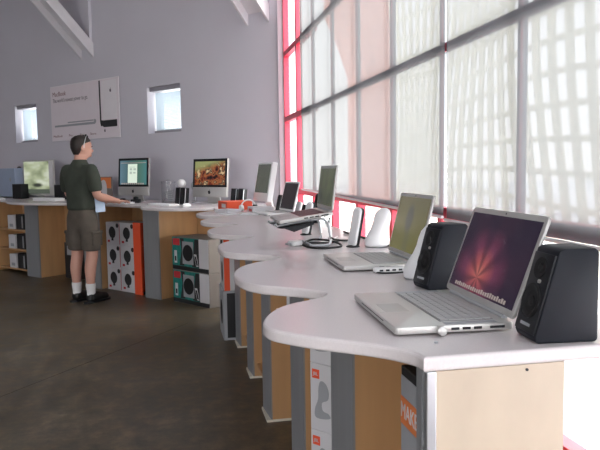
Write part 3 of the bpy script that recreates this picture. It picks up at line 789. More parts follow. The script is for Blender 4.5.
def curvy_speaker(loc, rz, label):
    t = thing('desktop_speaker', label, 'speaker', loc, rz, 'pair of curvy white speakers')
    a = MB(); secs = []
    for z_, cx, rx, ry in [(0, .0, .048, .042), (.006, .0, .056, .048), (.03, .0, .058, .050), (.055, .006, .050, .046), (.08, .014, .041, .043), (.105, .022, .037, .044), (.13, .028, .036, .046), (.15, .032, .032, .042), (.165, .036, .023, .031), (.173, .038, .010, .014)]:
        secs.append((cx, 0, z_, rx, ry))
    a.loft(secs, 28); a.build('body', M['white'], t, smooth=True)
    a = MB(); a.ball((-.006, 0, .128), .008, .024, .026, Matrix.Rotation(math.radians(14), 4, 'Y')); a.build('driver_grille', M['grey_plastic'], t, smooth=True)
    a = MB(); a.lathe([(.050, -.0004), (.054, .003), (.050, .004)], 28); a.build('foot_ring', M['grey_plastic'], t, smooth=True)
    return t
curvy_speaker((.905, 2.79, Z1), math.radians(10), 'curvy white speaker standing left of the olive-screened laptop')
curvy_speaker((.775, 1.935, Z1), math.radians(-10), 'curvy white speaker peeking out behind the black speaker')

def slim_speaker(loc, rz, label, h=.185, front='white', back='black', lean=14, wd=.05):
    t = thing('slim_speaker', label, 'speaker', loc, rz, 'slim upright speakers along the worktop')
    R = Matrix.Rotation(math.radians(lean), 4, 'Y')
    def rrp(w, hh, r, n=5):
        P = []
        for cx, cz, a0 in ((w / 2 - r, hh - r, 0), (-w / 2 + r, hh - r, PI / 2), (-w / 2 + r, r, PI), (w / 2 - r, r, 1.5 * PI)):
            for i in range(n + 1): P.append((cx + r * math.cos(a0 + PI / 2 * i / n), cz + r * math.sin(a0 + PI / 2 * i / n)))
        return P
    a = MB(); a.prism(rrp(wd, h, wd * .42), .008, .026, axis='x', T=R, bev=.003, seg=2, bev_side=False); a.build('back_shell', M[back], t, smooth=True)
    a = MB(); a.prism(rrp(wd * .98, h - .002, wd * .42), -.004, .010, axis='x', T=R, bev=.003, seg=2, bev_side=False); f = a.build('front_panel', M[front], t, smooth=True)
    a = MB(); a.prism([(y_, z_ * .86 + .013) for y_, z_ in rrp(wd * .74, h, wd * .3)], -.0055, -.004, axis='x', T=R); a.build('grille', M['card_white'] if front == 'white' else M['grey_plastic'] if front != 'black' else M['black_cone'], f, smooth=False)
    a = MB(); a.lathe([(.03, 0), (.032, .003), (.028, .006), (.012, .010)], 24, Matrix.Translation((.012, 0, 0))); a.build('foot', M[back], t, smooth=True)
    return t
slim_speaker((.79, 2.81, Z1), math.radians(30), 'slim white speaker standing right of the raised laptop')
slim_speaker((.70, 3.42, Z1), math.radians(30), 'slim grey white speaker seen behind the legs of the laptop stand')
slim_speaker((.875, 5.42, Z1), math.radians(24), 'slim dark speaker left of the small white laptop', h=.15, front='black')
slim_speaker((.95, 4.93, Z1), math.radians(30), 'slim pale grey speaker just right of the small white laptop', h=.11, front='grey_plastic', back='white')
slim_speaker((.95, 4.70, Z1), math.radians(28), 'short slim black speaker between the small laptop and the raised laptop', h=.10, front='black')
slim_speaker((.92, 4.18, Z1), math.radians(30), 'taller slim black speaker just left of the raised laptop screen', h=.20, front='black')

# cables and little things on the window worktop
def cable(pts, r, m, label, name='cable'):
    a = MB(); a.tube(spline(pts, 7), r, 8)
    return tag(a.build(name, M[m], smooth=True), label, 'cable')
zc = CT + .0042
cable([(.595, 2.955, zc), (.60, 2.84, zc), (.66, 2.78, zc), (.75, 2.83, zc), (.735, 2.94, zc + .012), (.67, 3.04, zc + .012), (.62, 3.0, zc + .004), (.66, 2.93, zc + .007), (.74, 2.99, zc), (.80, 3.06, zc)], .0048, 'cable_black', 'looped black cable lying under the raised laptop')
cable([(.724, 2.95, 1.125), (.728, 2.97, 1.07), (.755, 3.02, 1.02), (.83, 3.05, zc), (.90, 3.10, zc)], .005, 'cable_black', 'black cable dropping from the back of the raised laptop')
cable([(.722, 3.04, 1.125), (.726, 3.03, 1.09), (.745, 3.01, 1.05), (.735, 3.03, 1.01), (.77, 3.10, zc), (.84, 3.25, zc)], .003, 'cable_white', 'thin white cable dangling behind the laptop stand')
cable([(.93, 3.45, zc + .002), (.945, 3.1, zc + .002), (.955, 2.9, zc + .002), (.95, 2.70, zc + .002), (.962, 2.4, zc + .002)], .006, 'cable_black', 'thick black cable running along the back edge of the worktop')
t = thing('power_adapter', 'small white power plug lying near the looped black cable', 'plug', (.560, 2.945, Z1), math.radians(25))
a = MB(); a.box(-.028, .028, -.022, .022, 0, .024, bev=.006, seg=3); a.build('case', M['white'], t, smooth=True)
a = MB(); a.box(-.05, -.028, -.012, .012, .006, .016, bev=.003); a.build('prongs', M['grey_plastic'], t)
a = MB(); a.cyl(.004, .004, 0, .004, 10); tag(a.build('screw_cap', M['grey_plastic'], loc=(.512, 1.20, CT)), 'tiny grey screw cap near the front corner of the nearest laptop', 'screw cap')

# orange box, papers, headphones near the far end
t = thing('flat_box', 'bright orange red flat box at the far end of the window worktop', 'box', (.575, 5.96, Z1), math.radians(12))
a = MB(); a.box(-.12, .12, -.14, .14, 0, .075, bev=.002, seg=1); a.build('carton', M['orange_red'], t)
a = MB(); a.box(-.121, -.12, -.10, .02, .02, .055); a.build('label_print', M['card_white'], t)
t = thing('flat_box', 'flat white box in front of the orange box', 'box', (.47, 5.50, Z1), math.radians(30))
a = MB(); a.box(-.07, .07, -.09, .09, 0, .03, bev=.002, seg=1); a.build('carton', M['card_white'], t)
a = MB(); a.box(-.05, .05, -.06, .06, .03, .031); a.build('label_print', M['grey_print'], t)
t = thing('white_box', 'white box standing beneath the side of the white computer', 'box', (.735, 5.40, Z1), math.radians(5))
a = MB(); a.box(-.09, .09, -.10, .10, 0, .05, bev=.003, seg=1); a.build('carton', M['card_white'], t)
a = MB(); a.box(-.0915, -.09, -.07, .05, .014, .036); a.build('label_print', M['red_print'], t)
t = thing('headphones', 'white headphones lying beside the orange box', 'headphones', (.655, 5.60, Z1), math.radians(20))
a = MB(); a.tube([(.07 * math.cos(i * PI / 12), 0, .03 + .07 * math.sin(i * PI / 12)) for i in range(13)], .006, 8); a.build('headband', M['white'], t, smooth=True)
for sx in (-1, 1):
    a = MB(); a.cyl(.028, .028, -.012, .012, 20, Matrix.Translation((sx * .066, 0, .030)) @ Matrix.Rotation(PI / 2, 4, 'Y')); a.build('ear_cup', M['black'] if sx > 0 else M['white'], t, smooth=True)
for k, (x, y_, rz, lb) in enumerate([(.47, 5.28, .3, 'white leaflet on the near side of the flat white box'), (.62, 5.20, -.2, 'white leaflet in front of the small white laptop')]):
    a = MB(); a.box(-.07, .07, -.10, .10, 0, .006); tag(a.build('leaflet', M['card_white'], loc=(x, y_, Z1), rot=(0, 0, rz)), lb, 'leaflet', 'white leaflets on the far worktop end')
cable([(.55, 5.42, zc), (.60, 5.36, zc), (.68, 5.40, zc), (.66, 5.32, zc), (.58, 5.30, zc)], .004, 'cable_white', 'loose white cable among the leaflets')

# ------------------------------------------------------------------ desktop computers (screen towards local -y, x across)
def apple(parent, loc, s, m, flip=1):
    """bitten fruit emblem in the local xz plane"""
    a = MB()
    pts = spline([(0, -.46), (.18, -.5), (.36, -.28), (.44, 0), (.30, .02), (.26, .18), (.36, .32), (.2, .40), (0, .34), (-.2, .40), (-.40, .25), (-.42, -.05), (-.3, -.38), (-.15, -.5)], 3, True)
    a.prism([(p[0] * s, p[1] * s) for p in pts], -.0012, 0, axis='y')
    a.prism([(p[0] * s, p[1] * s) for p in spline([(.02, .44), (.18, .52), (.2, .72), (.05, .62)], 3, True)], -.0012, 0, axis='y')
    return a.build('emblem', m, parent, loc=loc)
def imac(loc, rz, label, scr, tilt=4., doc=False, w=.485, white=False, H=.445):
    t = thing('desktop_computer', label, 'computer', loc, rz, None)
    h0 = .105; hd = H - .0
    fm = M['white'] if white else M['silver']
    tl = math.radians(tilt)
    a = MB(); a.box(-w / 2, w / 2, -.012 if not white else -.022, .022 if not white else .03, 0, hd, bev=.006, seg=3); case = a.build('casing', fm, t, smooth=True, loc=(0, 0, h0 - .03), rot=(-tl, 0, 0))
    y_ = -.0125 if not white else -.0225
    if not white:
        a = MB(); a.box(-w / 2 + .001, w / 2 - .001, y_ - .001, y_ + .003, .105, hd - .001); a.build('bezel', M['black'], case)
        a = MB(); a.quad([(-w / 2 + .028, y_ - .0018, .130), (w / 2 - .028, y_ - .0018, .130), (w / 2 - .028, y_ - .0018, hd - .028), (-w / 2 + .028, y_ - .0018, hd - .028)]); dp = a.build('display', M[scr], case)
        apple(case, (0, y_ - .0002, .052), .040, M['black'])
    else:
        a = MB(); a.quad([(-w / 2 + .02, y_ - .0012, .075), (w / 2 - .02, y_ - .0012, .075), (w / 2 - .02, y_ - .0012, hd - .02), (-w / 2 + .02, y_ - .0012, hd - .02)]); dp = a.build('display', M[scr], case)
    if doc:
        q = y_ - .003
        a = MB(); a.box(-.085, .065, q, q + .0008, .150, .375); a.build('document', M['scr_doc'], case)
        a = MB()
        for bx in [(-.055, -.015, .30, .325), (.005, .045, .30, .325), (-.055, -.02, .255, .285), (.0, .04, .262, .28), (-.06, .03, .335, .342)]: a.box(bx[0], bx[1], q - .0006, q, bx[2], bx[3])
        a.build('document_text', M['scr_text'], case)
        a = MB()
        for k in range(11): a.box(-.19 + k * .034, -.166 + k * .034, q, q + .0008, .132, .150)
        a.build('dock_icons', M['scr_icon'], case)
        a = MB(); a.box(-.20, .205, q, q + .0006, .385, .392); a.build('menu_bar', M['scr_icon'], case)
    a = MB(); a.prism([(.015, .28), (.03, .28), (.085, .02), (.11, .004), (.11, 0), (-.07, 0), (-.07, .004), (.06, .008), (.068, .02)], -.085, .085, axis='x'); a.build('stand', M['silver'] if not white else M['white'], t)
    return t
LF = FAR_RZ + PI        # local -y -> room side ( -NV ), local +x -> -D (to the right in the photo)
imac(W(1.72, .36, Z1), LF + math.radians(8), 'aluminium desktop computer showing a white document, right of the man', 'scr_desk', doc=True)
imac(W(.42, .36, Z1), LF + math.radians(6), 'aluminium desktop computer showing a brown and red painting, on the far worktop', 'scr_paint', tilt=5, w=.47, H=.41)
imac((.80, 5.78, Z1), -PI / 2 + math.radians(10), 'white desktop computer seen nearly edge-on at the far end of the window row', 'scr_greygreen', tilt=10, w=.40, white=True, H=.35)
# left display showing a landscape, on a box
t = thing('monitor', 'flat monitor showing a green landscape, left of the man', 'monitor', W(4.05, .50, Z1), LF + math.radians(10))
a = MB(); a.box(-.31, .31, -.012, .02, .04, .545, bev=.004); a.build('casing', M['silver'], t, smooth=True)
a = MB(); a.quad([(-.29, -.0135, .07), (.225, -.0135, .07), (.225, -.0135, .525), (-.29, -.0135, .525)]); a.build('display', M['scr_land'], t)
a = MB(); a.box(.225, .30, -.0135, -.0125, .16, .53); a.build('white_strip', M['card_white'], t)
a = MB(); a.box(-.10, .10, -.05, .10, 0, .012); a.box(-.05, .05, .02, .045, .0, .15); a.build('stand', M['silver'], t)
# pale blue aluminium computer back at the left edge
t = thing('tower_computer', 'pale blue aluminium computer at the left edge of the far worktop', 'computer', W(4.88, .46, Z1), LF + math.radians(-4))
a = MB(); a.box(-.30, .27, 0, .20, .012, .44, bev=.012, seg=3); c = a.build('casing', M['pale_blue_alu'], t, smooth=True)
apple(c, (.12, -.0002, .27), .06, M['grey_plastic'])
a = MB()
for x in (-.24, .21): a.box(x - .03, x + .03, .02, .18, 0, .012)
a.build('feet', M['black'], t)
a = MB(); a.tube([(.16, .1, .44), (.19, .1, .455), (.24, .1, .455), (.26, .1, .44)], .01, 8); a.build('handle', M['black'], t, smooth=True)
# black printers / speakers either side of the monitor
def black_unit(s, n, w, h, d, label):
    t = thing('black_speaker', label, 'speaker', W(s, n, Z1), LF + math.radians(5), 'black speakers beside the left monitor')
    a = MB(); a.box(-w / 2, w / 2, 0, d, 0, h, bev=.008, seg=2); a.build('cabinet', M['black'], t, smooth=True)
    a = MB(); a.box(-w / 2 + .015, w / 2 - .015, -.002, .001, .015, h - .015); a.build('grille', M['black_cone'], t)
black_unit(4.31, .30, .22, .21, .12, 'low black speaker left of the landscape monitor')
black_unit(3.34, .36, .18, .20, .12, 'black speaker between the landscape monitor and the man')
def keyboard(s, n, w, m, label, rz=0., z_up=0.):
    t = thing('keyboard', label, 'keyboard', W(s, n, Z1), LF + rz)
    a = MB(); a.box(-w / 2, w / 2, -.07, .07, 0, .016 + z_up, bev=.004, seg=2); a.build('tray', M[m], t, smooth=True)
    a = MB()
    for r_ in range(5):
        for c in range(15):
            x = -w / 2 + .012 + c * (w - .024) / 15; y_ = -.06 + r_ * .024
            a.box(x + .001, x + (w - .024) / 15 - .001, y_ + .001, y_ + .022, .016 + z_up, .020 + z_up)
    a.build('keys', M[m], t)
keyboard(3.08, .06, .52, 'white', 'thick white keyboard lying left of the man in front of the monitor', z_up=.022)
keyboard(1.55, .02, .40, 'white', 'white keyboard under the hand of the man')
keyboard(.70, -.05, .36, 'white', 'white keyboard in front of the glass canister')
def mouse(s, n, m, label):
    t = thing('mouse', label, 'mouse', W(s, n, Z1), LF)
    a = MB(); a.loft([(0, 0, 0, .028, .05), (0, 0, .012, .030, .053), (0, -.004, .024, .024, .042), (0, -.006, .031, .012, .024)], 20); a.build('shell', M[m], t, smooth=True)
    a = MB(); a.box(-.002, .002, -.05, -.01, .024, .0305); a.build('button_seam', M['grey_plastic'], t)
mouse(4.16, -.0, 'white', 'white mouse at the left end of the white keyboard')
mouse(.33, -.05, 'white', 'white mouse on the lobe in front of the painting computer')
# black gadgets and red picture card behind the hand
t = thing('picture_card', 'orange brown picture card leaning on the wall behind the hand of the man', 'card', W(2.70, .62, Z1), LF)
a = MB(); a.box(-.20, .20, -.006, .006, 0, .30); a.build('card', M['card_grey'], t)
a = MB(); a.box(-.19, .19, -.0075, -.006, .15, .29); a.build('orange_print', M['orange_print'], t)
a = MB(); a.prism(spline([(-.06, .03), (.08, .03), (.09, .2), (.03, .26), (-.05, .2)], 4, True), -.009, -.0075, axis='y'); a.build('pale_print', M['card_white'], t)
for k, (s, n, w, h, lb) in enumerate([(2.32, .30, .16, .12, 'black webcam box behind the hand of the man'), (1.93, .12, .13, .055, 'black gadget in front of the document computer'), (1.72, .20, .12, .05, 'small black gadget right below the document computer screen'), (1.50, .22, .10, .07, 'black gadget between the document computer and the glass canister')]):
    t = thing('gadget', lb, 'gadget', W(s, n, Z1), LF + .2 * k, 'black gadgets along the far worktop')
    a = MB(); a.box(-w / 2, w / 2, -.04, .04, 0, h * .6, bev=.008, seg=2); a.build('body', M['black'], t, smooth=True)
    a = MB(); a.ball((0, 0, h * .75), w * .3, .035, h * .28); a.build('lens', M['dark_blue_plastic'], t, smooth=True)
# clear canister and white globe on stalk, slim pair of speakers
t = thing('canister', 'clear canister full of cables beside the white globe', 'canister', W(1.04, .32, Z1), 0)
a = MB(); a.lathe([(.075, 0), (.08, .004), (.08, .23), (.076, .23)], 28); a.build('jar', M['clear'], t, smooth=True)
a = MB(); a.lathe([(.083, .228), (.083, .245), (.03, .25), (.012, .262)], 28); a.build('lid', M['clear'], t, smooth=True)
a = MB(); pts = [(.05 * math.cos(i * 1.1) * (1 - .2 * math.sin(i)), .05 * math.sin(i * 1.1), .012 + .004 * i) for i in range(36)]
a.tube(spline(pts, 4), .005, 6); a.build('coiled_cable', M['grey_plastic'], t, smooth=True)
t = thing('globe_lamp', 'white globe on a thin stalk between the canister and the slim speakers', 'lamp', W(.99, .47, Z1), 0)
a = MB(); a.lathe([(.05, 0), (.052, .006), (.012, .012), (.007, .02), (.007, .17)], 24); a.build('stalk', M['alu'], t, smooth=True)
a = MB(); a.ball((0, 0, .218), .05, .05, .05); a.build('globe', M['white'], t, smooth=True)
t = thing('disc_stand', 'small grey disc on a stand behind the white globe', 'gadget', W(.86, .55, Z1), LF)
a = MB(); a.cyl(.05, .05, -.01, .01, 24, Matrix.Translation((0, 0, .19)) @ Matrix.Rotation(PI / 2, 4, 'X')); a.build('disc', M['grey_plastic'], t, smooth=True)
a = MB(); a.lathe([(.04, 0), (.04, .006), (.008, .01), (.006, .15)], 20); a.build('stand', M['grey_plastic'], t, smooth=True)
def stick_speaker(s, n, h, label, lean=8.):
    t = thing('stick_speaker', label, 'speaker', W(s, n, Z1), LF, 'black stick speakers by the painting computer')
    R = Matrix.Rotation(math.radians(lean), 4, 'Y')
    a = MB(); a.box(-.035, .035, -.03, .03, 0.004, h, R, bev=.004); a.build('cabinet', M['black'], t, smooth=True)
    a = MB(); a.box(.0345, .0365, -.0315, -.022, .006, h - .002, R); a.build('silver_edge', M['alu'], t)
    a = MB(); a.box(-.04, .045, -.04, .04, 0, .006); a.build('foot', M['black'], t)
stick_speaker(.735, .20, .18, 'black stick speaker right of the white globe'); stick_speaker(.65, .20, .18, 'black stick speaker at the left edge of the painting computer')
stick_speaker(.02, .32, .17, 'black stick speaker at the right edge of the painting computer'); stick_speaker(-.085, .32, .17, 'black stick speaker behind the orange box')

# ------------------------------------------------------------------ poster on the far wall
t = thing('poster', 'large white poster of a thin notebook on the grey far wall', 'poster', W(4.10, WN - .002, 1.815), FAR_RZ + PI)
w = 1.615; h = .785       # local x to the right in the photo, -y into the room
a = MB(); a.box(0, w, -.030, -.018, 0, h, bev=.003); a.box(.1, w - .1, -.018, 0, .1, h - .1); a.build('panel', M['poster_frame'], t)
a = MB(); a.box(.012, w - .012, -.0312, -.0302, .012, h - .012); pn = a.build('print', M['poster'], t)
text('heading', 'MacBook', .09, M['txt_red'], pn, (.06, -.0318, .665), (PI / 2, 0, 0), 'LEFT')
text('strapline', "The world's newest power to go.", .080, M['txt_dark'], pn, (.06, -.0318, .575), (PI / 2, 0, 0), 'LEFT', sx=.80)
for q_, wd_ in ((.16, 'MacBook'), (.48, 'Pro'), (.74, 'Air'), (1.02, 'Store')): text('caption', wd_, .045, M['txt_red'], pn, (q_, -.0318, .07), (PI / 2, 0, 0), sx=1.4)
a = MB(); a.prism([(.09, .20), (1.06, .20), (1.09, .215), (1.10, .24), (1.09, .26), (1.07, .27), (1.05, .26), (1.05, .232), (.09, .226)], -.0325, -.0312, axis='y'); a.box(.42, 1.04, -.0325, -.0312, .245, .262); a.build('thin_bar_picture', M['grey_print'], pn)
a = MB(); a.prism([(1.185, .765), (1.215, .765), (1.218, .24), (1.26, .235), (1.56, .235), (1.56, .145), (1.27, .145), (1.235, .165), (1.205, .16), (1.188, .22)], -.0328, -.0312, axis='y')
a.build('notebook_picture', M['black_card'], pn)
a = MB(); a.box(1.235, 1.56, -.0322, -.0312, .25, .755); a.build('pale_lid_picture', M['poster_frame'], pn)
apple(pn, (1.44, -.0325, .62), .045, M['txt_dark']); apple(pn, (1.29, -.0325, .10), .04, M['txt_dark'])

# ------------------------------------------------------------------ the man
def skin_mesh(name, verts, edges, radii, m, parent, sub=2, root=0):
    me = bpy.data.meshes.new(name); me.from_pydata(verts, edges, []); 
    o = bpy.data.objects.new(name, me); COL.objects.link(o)
    md = o.modifiers.new('skin', 'SKIN'); md.use_smooth_shade = True; md.branch_smoothing = .3
    lay = me.skin_vertices[0]
    for i, r in enumerate(radii): lay.data[i].radius = r if isinstance(r, tuple) else (r, r)
    lay.data[root].use_root = True
    s = o.modifiers.new('sub', 'SUBSURF'); s.levels = sub; s.render_levels = sub
    dg = bpy.context.evaluated_depsgraph_get(); me2 = bpy.data.meshes.new_from_object(o.evaluated_get(dg))
    o.modifiers.clear(); o.data = me2; me2.name = name; me2.materials.clear(); me2.materials.append(m)
    for p in me2.polygons: p.use_smooth = True
    o.parent = parent
    return o
class Skel:
    def __init__(s): s.v = []; s.e = []; s.r = []
    def chain(s, pts, start=None):
        prev = start
        for p, r in pts:
            s.v.append(p); s.r.append(r); i = len(s.v) - 1
            if prev is not None: s.e.append((prev, i))
            prev = i
        return prev
man = thing('person', 'man in olive t-shirt and taupe cargo shorts standing at the far worktop', 'person', (-.912, 7.085, 0), math.atan2(-.62, .785))
HT = math.radians(-26)            # head turned to the right, towards the screen
def hp(x, y, z): return (x * math.cos(HT) - y * math.sin(HT), x * math.sin(HT) + y * math.cos(HT), z)
HM = Matrix.Rotation(HT, 4, 'Z')
# local: x right, y forward, z up
S = Skel()
pelvis = S.chain([((0, 0, .93), (.13, .10))])
chest = S.chain([((0, -.015, 1.08), (.125, .09)), ((0, -.02, 1.22), (.135, .095)), ((0, -.015, 1.36), (.13, .09))], pelvis)
S.chain([((0, .0, 1.44), (.060, .058)), ((0, .003, 1.49), (.056, .058))], chest)
for sx in (-1, 1):
    hip = S.chain([((sx * .095, 0, .86), .085), ((sx * .105, .01, .68), .078), ((sx * .105, .012, .50), .062), ((sx * .102, -.022, .36), .064), ((sx * .10, -.022, .22), .047), ((sx * .10, -.02, .10), .040)], pelvis)
    S.chain([((sx * .10, .03, .055), (.036, .030)), ((sx * .105, .12, .040), (.038, .022)), ((sx * .108, .17, .036), (.030, .016))], hip)
arms = MB()
def limb(pts, seg=14):
    """closed tapering tube through (point, radius) stations"""
    P = spline([(*p, r) for p, r in pts], 5)
    rings = []; up = Vector((0, 0, 1)); Q = [Vector(p[:3]) for p in P]
    for i, q in enumerate(Q):
        d = (Q[min(i + 1, len(Q) - 1)] - Q[max(i - 1, 0)]).normalized()
        u = d.cross(Vector((1, 0, 0))).normalized(); w = u.cross(d)
        rings.append([arms.bm.verts.new(q + (u * math.cos(2 * PI * k / seg) + w * math.sin(2 * PI * k / seg)) * P[i][3]) for k in range(seg)])
    for a_, b_ in zip(rings, rings[1:]):
        for k in range(seg): arms.bm.faces.new((a_[k], a_[(k + 1) % seg], b_[(k + 1) % seg], b_[k]))
    arms.bm.faces.new(rings[0][::-1]); arms.bm.faces.new(rings[-1])
for sx in (-1, 1):
    if sx > 0:
        limb([((.12, -.01, 1.375), .040), ((.160, -.014, 1.36), .046), ((.195, -.022, 1.29), .047), ((.222, -.018, 1.18), .047), ((.229, .0, 1.118), .043), ((.222, .10, 1.090), .045), ((.212, .22, 1.066), .035), ((.205, .29, 1.054), .028), ((.200, .33, 1.048), .024)])
        fx, fy, fz = .197, .365, 1.044
    else:
        limb([((-.12, -.01, 1.375), .040), ((-.160, -.01, 1.36), .046), ((-.195, .0, 1.29), .047), ((-.218, .03, 1.18), .047), ((-.220, .06, 1.118), .043), ((-.20, .15, 1.090), .045), ((-.17, .26, 1.066), .035), ((-.15, .32, 1.054), .028), ((-.145, .36, 1.048), .024)])
        fx, fy, fz = -.142, .395, 1.044
    arms.ball((fx, fy, fz), .042, .052, .016)
    for dx, ln in [(-.031, .072), (-.011, .084), (.010, .079), (.030, .062)]:
        limb([((fx + dx * .8, fy + .015, fz), .011), ((fx + dx, fy + .045, fz), .0100), ((fx + dx * 1.05, fy + .045 + ln * .5, fz - .006), .0092), ((fx + dx * 1.08, fy + .045 + ln * .85, fz - .020), .0084), ((fx + dx * 1.08, fy + .045 + ln, fz - .028), .0065)], 10)
    limb([((fx - sx * .018, fy - .02, fz - .002), .013), ((fx - sx * .042, fy + .0, fz - .008), .012), ((fx - sx * .058, fy + .03, fz - .018), .0105), ((fx - sx * .060, fy + .058, fz - .026), .008)], 10)
HM = Matrix.Translation((0, 0, 1.50)) @ Matrix.Rotation(HT, 4, 'Z') @ Matrix.Rotation(math.radians(-7), 4, 'X') @ Matrix.Translation((0, 0, -1.50))
def fuse(o, mb, voxel):
    """merge extra shapes into a skinned mesh as one continuous surface"""
    mb.bm.from_mesh(o.data); bmesh.ops.recalc_face_normals(mb.bm, faces=mb.bm.faces[:])
    mb.bm.to_mesh(o.data); mb.bm.free(); m_ = o.data.materials[0]
    r_ = o.modifiers.new('remesh', 'REMESH'); r_.mode = 'VOXEL'; r_.voxel_size = voxel; r_.use_smooth_shade = True
    q = o.modifiers.new('smooth', 'SMOOTH'); q.factor = .5; q.iterations = 2
    dg = bpy.context.evaluated_depsgraph_get(); me = bpy.data.meshes.new_from_object(o.evaluated_get(dg))
    o.modifiers.clear(); o.data = me; me.name = o.name; me.materials.clear(); me.materials.append(m_)
    for p_ in me.polygons: p_.use_smooth = True; p_.material_index = 0
body = skin_mesh('body', S.v, S.e, S.r, M['skin'], man)
a = arms; a.loft([(0, .0, 1.44, .056, .054), (0, .004, 1.50, .060, .064), (0, .018, 1.53, .060, .076), (0, .030, 1.545, .056, .084), (0, .027, 1.57, .064, .090), (0, .014, 1.60, .071, .098), (0, .006, 1.635, .076, .103), (0, .002, 1.67, .077, .103), (0, 0, 1.70, .066, .086), (0, 0, 1.72, .046, .06), (0, 0, 1.732, .018, .024)], 24, HM)
a.ball((0, .116, 1.598), .013, .019, .020, HM); a.ball((0, .100, 1.545), .024, .022, .014, HM); a.ball((0, .098, 1.636), .05, .014, .010, HM)
for sx in (-1, 1): a.ball((sx * .077, -.002, 1.605), .010, .020, .030, HM)
fuse(body, a, .0045)
# t-shirt
S = Skel()
c = S.chain([((0, -.005, .955), (.168, .140)), ((0, -.005, .995), (.170, .140)), ((0, -.008, 1.08), (.168, .138)), ((0, -.025, 1.20), (.176, .138)), ((0, -.025, 1.34), (.172, .125))])
S.chain([((0, -.010, 1.42), (.110, .090))], c)
S.chain([((.165, -.014, 1.395), .080), ((.200, -.024, 1.31), .078), ((.222, -.020, 1.20), .071), ((.228, -.018, 1.150), .069)], c)
S.chain([((-.165, -.014, 1.395), .080), ((-.200, -.008, 1.31), .078), ((-.218, .015, 1.20), .071), ((-.222, .025, 1.150), .069)], c)
ts = skin_mesh('t_shirt', S.v, S.e, S.r, M['shirt'], man)
a = MB(); a.loft([(0, -.012, 1.36, .15, .10), (0, -.012, 1.41, .135, .098), (0, -.008, 1.445, .098, .086), (0, -.003, 1.475, .074, .076), (0, .0, 1.492, .068, .071)], 24); fuse(ts, a, .012)
# cargo shorts
S = Skel()
c = S.chain([((0, -.004, 1.07), (.150, .120)), ((0, -.004, .99), (.154, .127)), ((0, -.006, .90), (.156, .132))])
for sx in (-1, 1):
    S.chain([((sx * .090, -.004, .80), (.098, .118)), ((sx * .095, .004, .67), (.095, .112)), ((sx * .10, .008, .575), (.095, .110)), ((sx * .10, .008, .535), (.094, .109))], c)
sh = skin_mesh('shorts', S.v, S.e, S.r, M['shorts'], man)
for sx in (-1, 1):
    a = MB(); a.box(sx * .186 - .012, sx * .186 + .012, -.06, .075, .60, .745, bev=.008, seg=2); a.box(sx * .190 - .014, sx * .190 + .014, -.065, .08, .72, .755, bev=.006); a.build('cargo_pocket', M['shorts'], sh, smooth=True)
for sx in (-1, 1):
    a = MB(); a.loft([(sx * .10, -.020, .06, .042, .048), (sx * .10, -.020, .12, .043, .045), (sx * .10, -.022, .19, .051, .052), (sx * .10, -.022, .205, .050, .051)], 20); a.build('sock', M['sock'], man, smooth=True)
    S = Skel(); S.chain([((sx * .10, -.075, .055), (.052, .060)), ((sx * .10, .0, .065), (.058, .066)), ((sx * .105, .10, .052), (.060, .050)), ((sx * .109, .20, .042), (.050, .038))])
    so = skin_mesh('shoe', S.v, S.e, S.r, M['shoe'], man)
    a = MB(); a.prism([(sx * .10 + p[0], p[1]) for p in spline([(0, -.112), (.044, -.08), (.044, .02), (.058, .13), (.045, .21), (.008, .238), (-.03, .21), (-.042, .13), (-.044, .02), (-.044, -.08)], 4, True)], 0, .022); a.build('sole', M['black'], so, smooth=True)
a = MB(); a.tube([HM @ Vector(q) for q in ((-.024, .108, 1.566), (0, .119, 1.567), (.024, .108, 1.566))], .0045, 8); a.build('mouth', M['lip'], man, smooth=True)
# hair cap, sunglasses, badge
a = MB(); secs = [(0, -.042, 1.535, .046, .024), (0, -.042, 1.565, .064, .042), (0, -.042, 1.60, .079, .060), (0, -.034, 1.64, .083, .074), (0, -.010, 1.672, .083, .099), (0, -.003, 1.702, .073, .096), (0, 0, 1.727, .054, .070), (0, 0, 1.742, .024, .032)]
a.loft(secs, 24, HM); hair = a.build('hair', M['hair'], man, smooth=True)
sg = bpy.data.objects.new('sunglasses', None); COL.objects.link(sg); sg.parent = man; sg.location = hp(0, .066, 1.735); sg.rotation_euler = (math.radians(35), 0, HT)
for sx in (-1, 1):
    a = MB(); a.prism(spline([(sx * .012, -.016), (sx * .035, -.022), (sx * .062, -.012), (sx * .064, .012), (sx * .03, .018), (sx * .01, .012)], 4, True), -.002, .002, axis='y'); a.build('lens', M['lens'], sg, smooth=True)
    a = MB(); a.tube([(sx * .064, 0, .008), (sx * .080, -.03, -.002), (sx * .086, -.085, -.045), (sx * .084, -.11, -.075)], .0035, 6); a.build('temple', M['alu'], sg, smooth=True)
a = MB(); a.tube([(-.012, .001, .006), (0, .003, .009), (.012, .001, .006)], .003, 6); a.build('bridge', M['alu'], sg)
for sx in (-1, 1):
    a = MB(); a.ball((sx * .030, .097, 1.618), .010, .009, .007, HM); ey = a.build('eye', M['card_white'], man, smooth=True)
    a = MB(); a.ball((sx * .030, .1045, 1.618), .005, .003, .005, HM); a.build('iris', M['hair'], ey, smooth=True)
    a = MB(); a.tube([HM @ Vector(q) for q in ((sx * .014, .110, 1.636), (sx * .032, .108, 1.641), (sx * .050, .094, 1.636))], .004, 8); a.build('eyebrow', M['hair'], man, smooth=True)
a = MB(); a.box(-.05, .05, -.004, .004, -.085, .075); bg = a.build('papers', M['blue'], man, loc=(.178, .075, 1.03), rot=(0, math.radians(-3), math.radians(62)))
bg['label'] = 'pale blue folded papers at his waist'

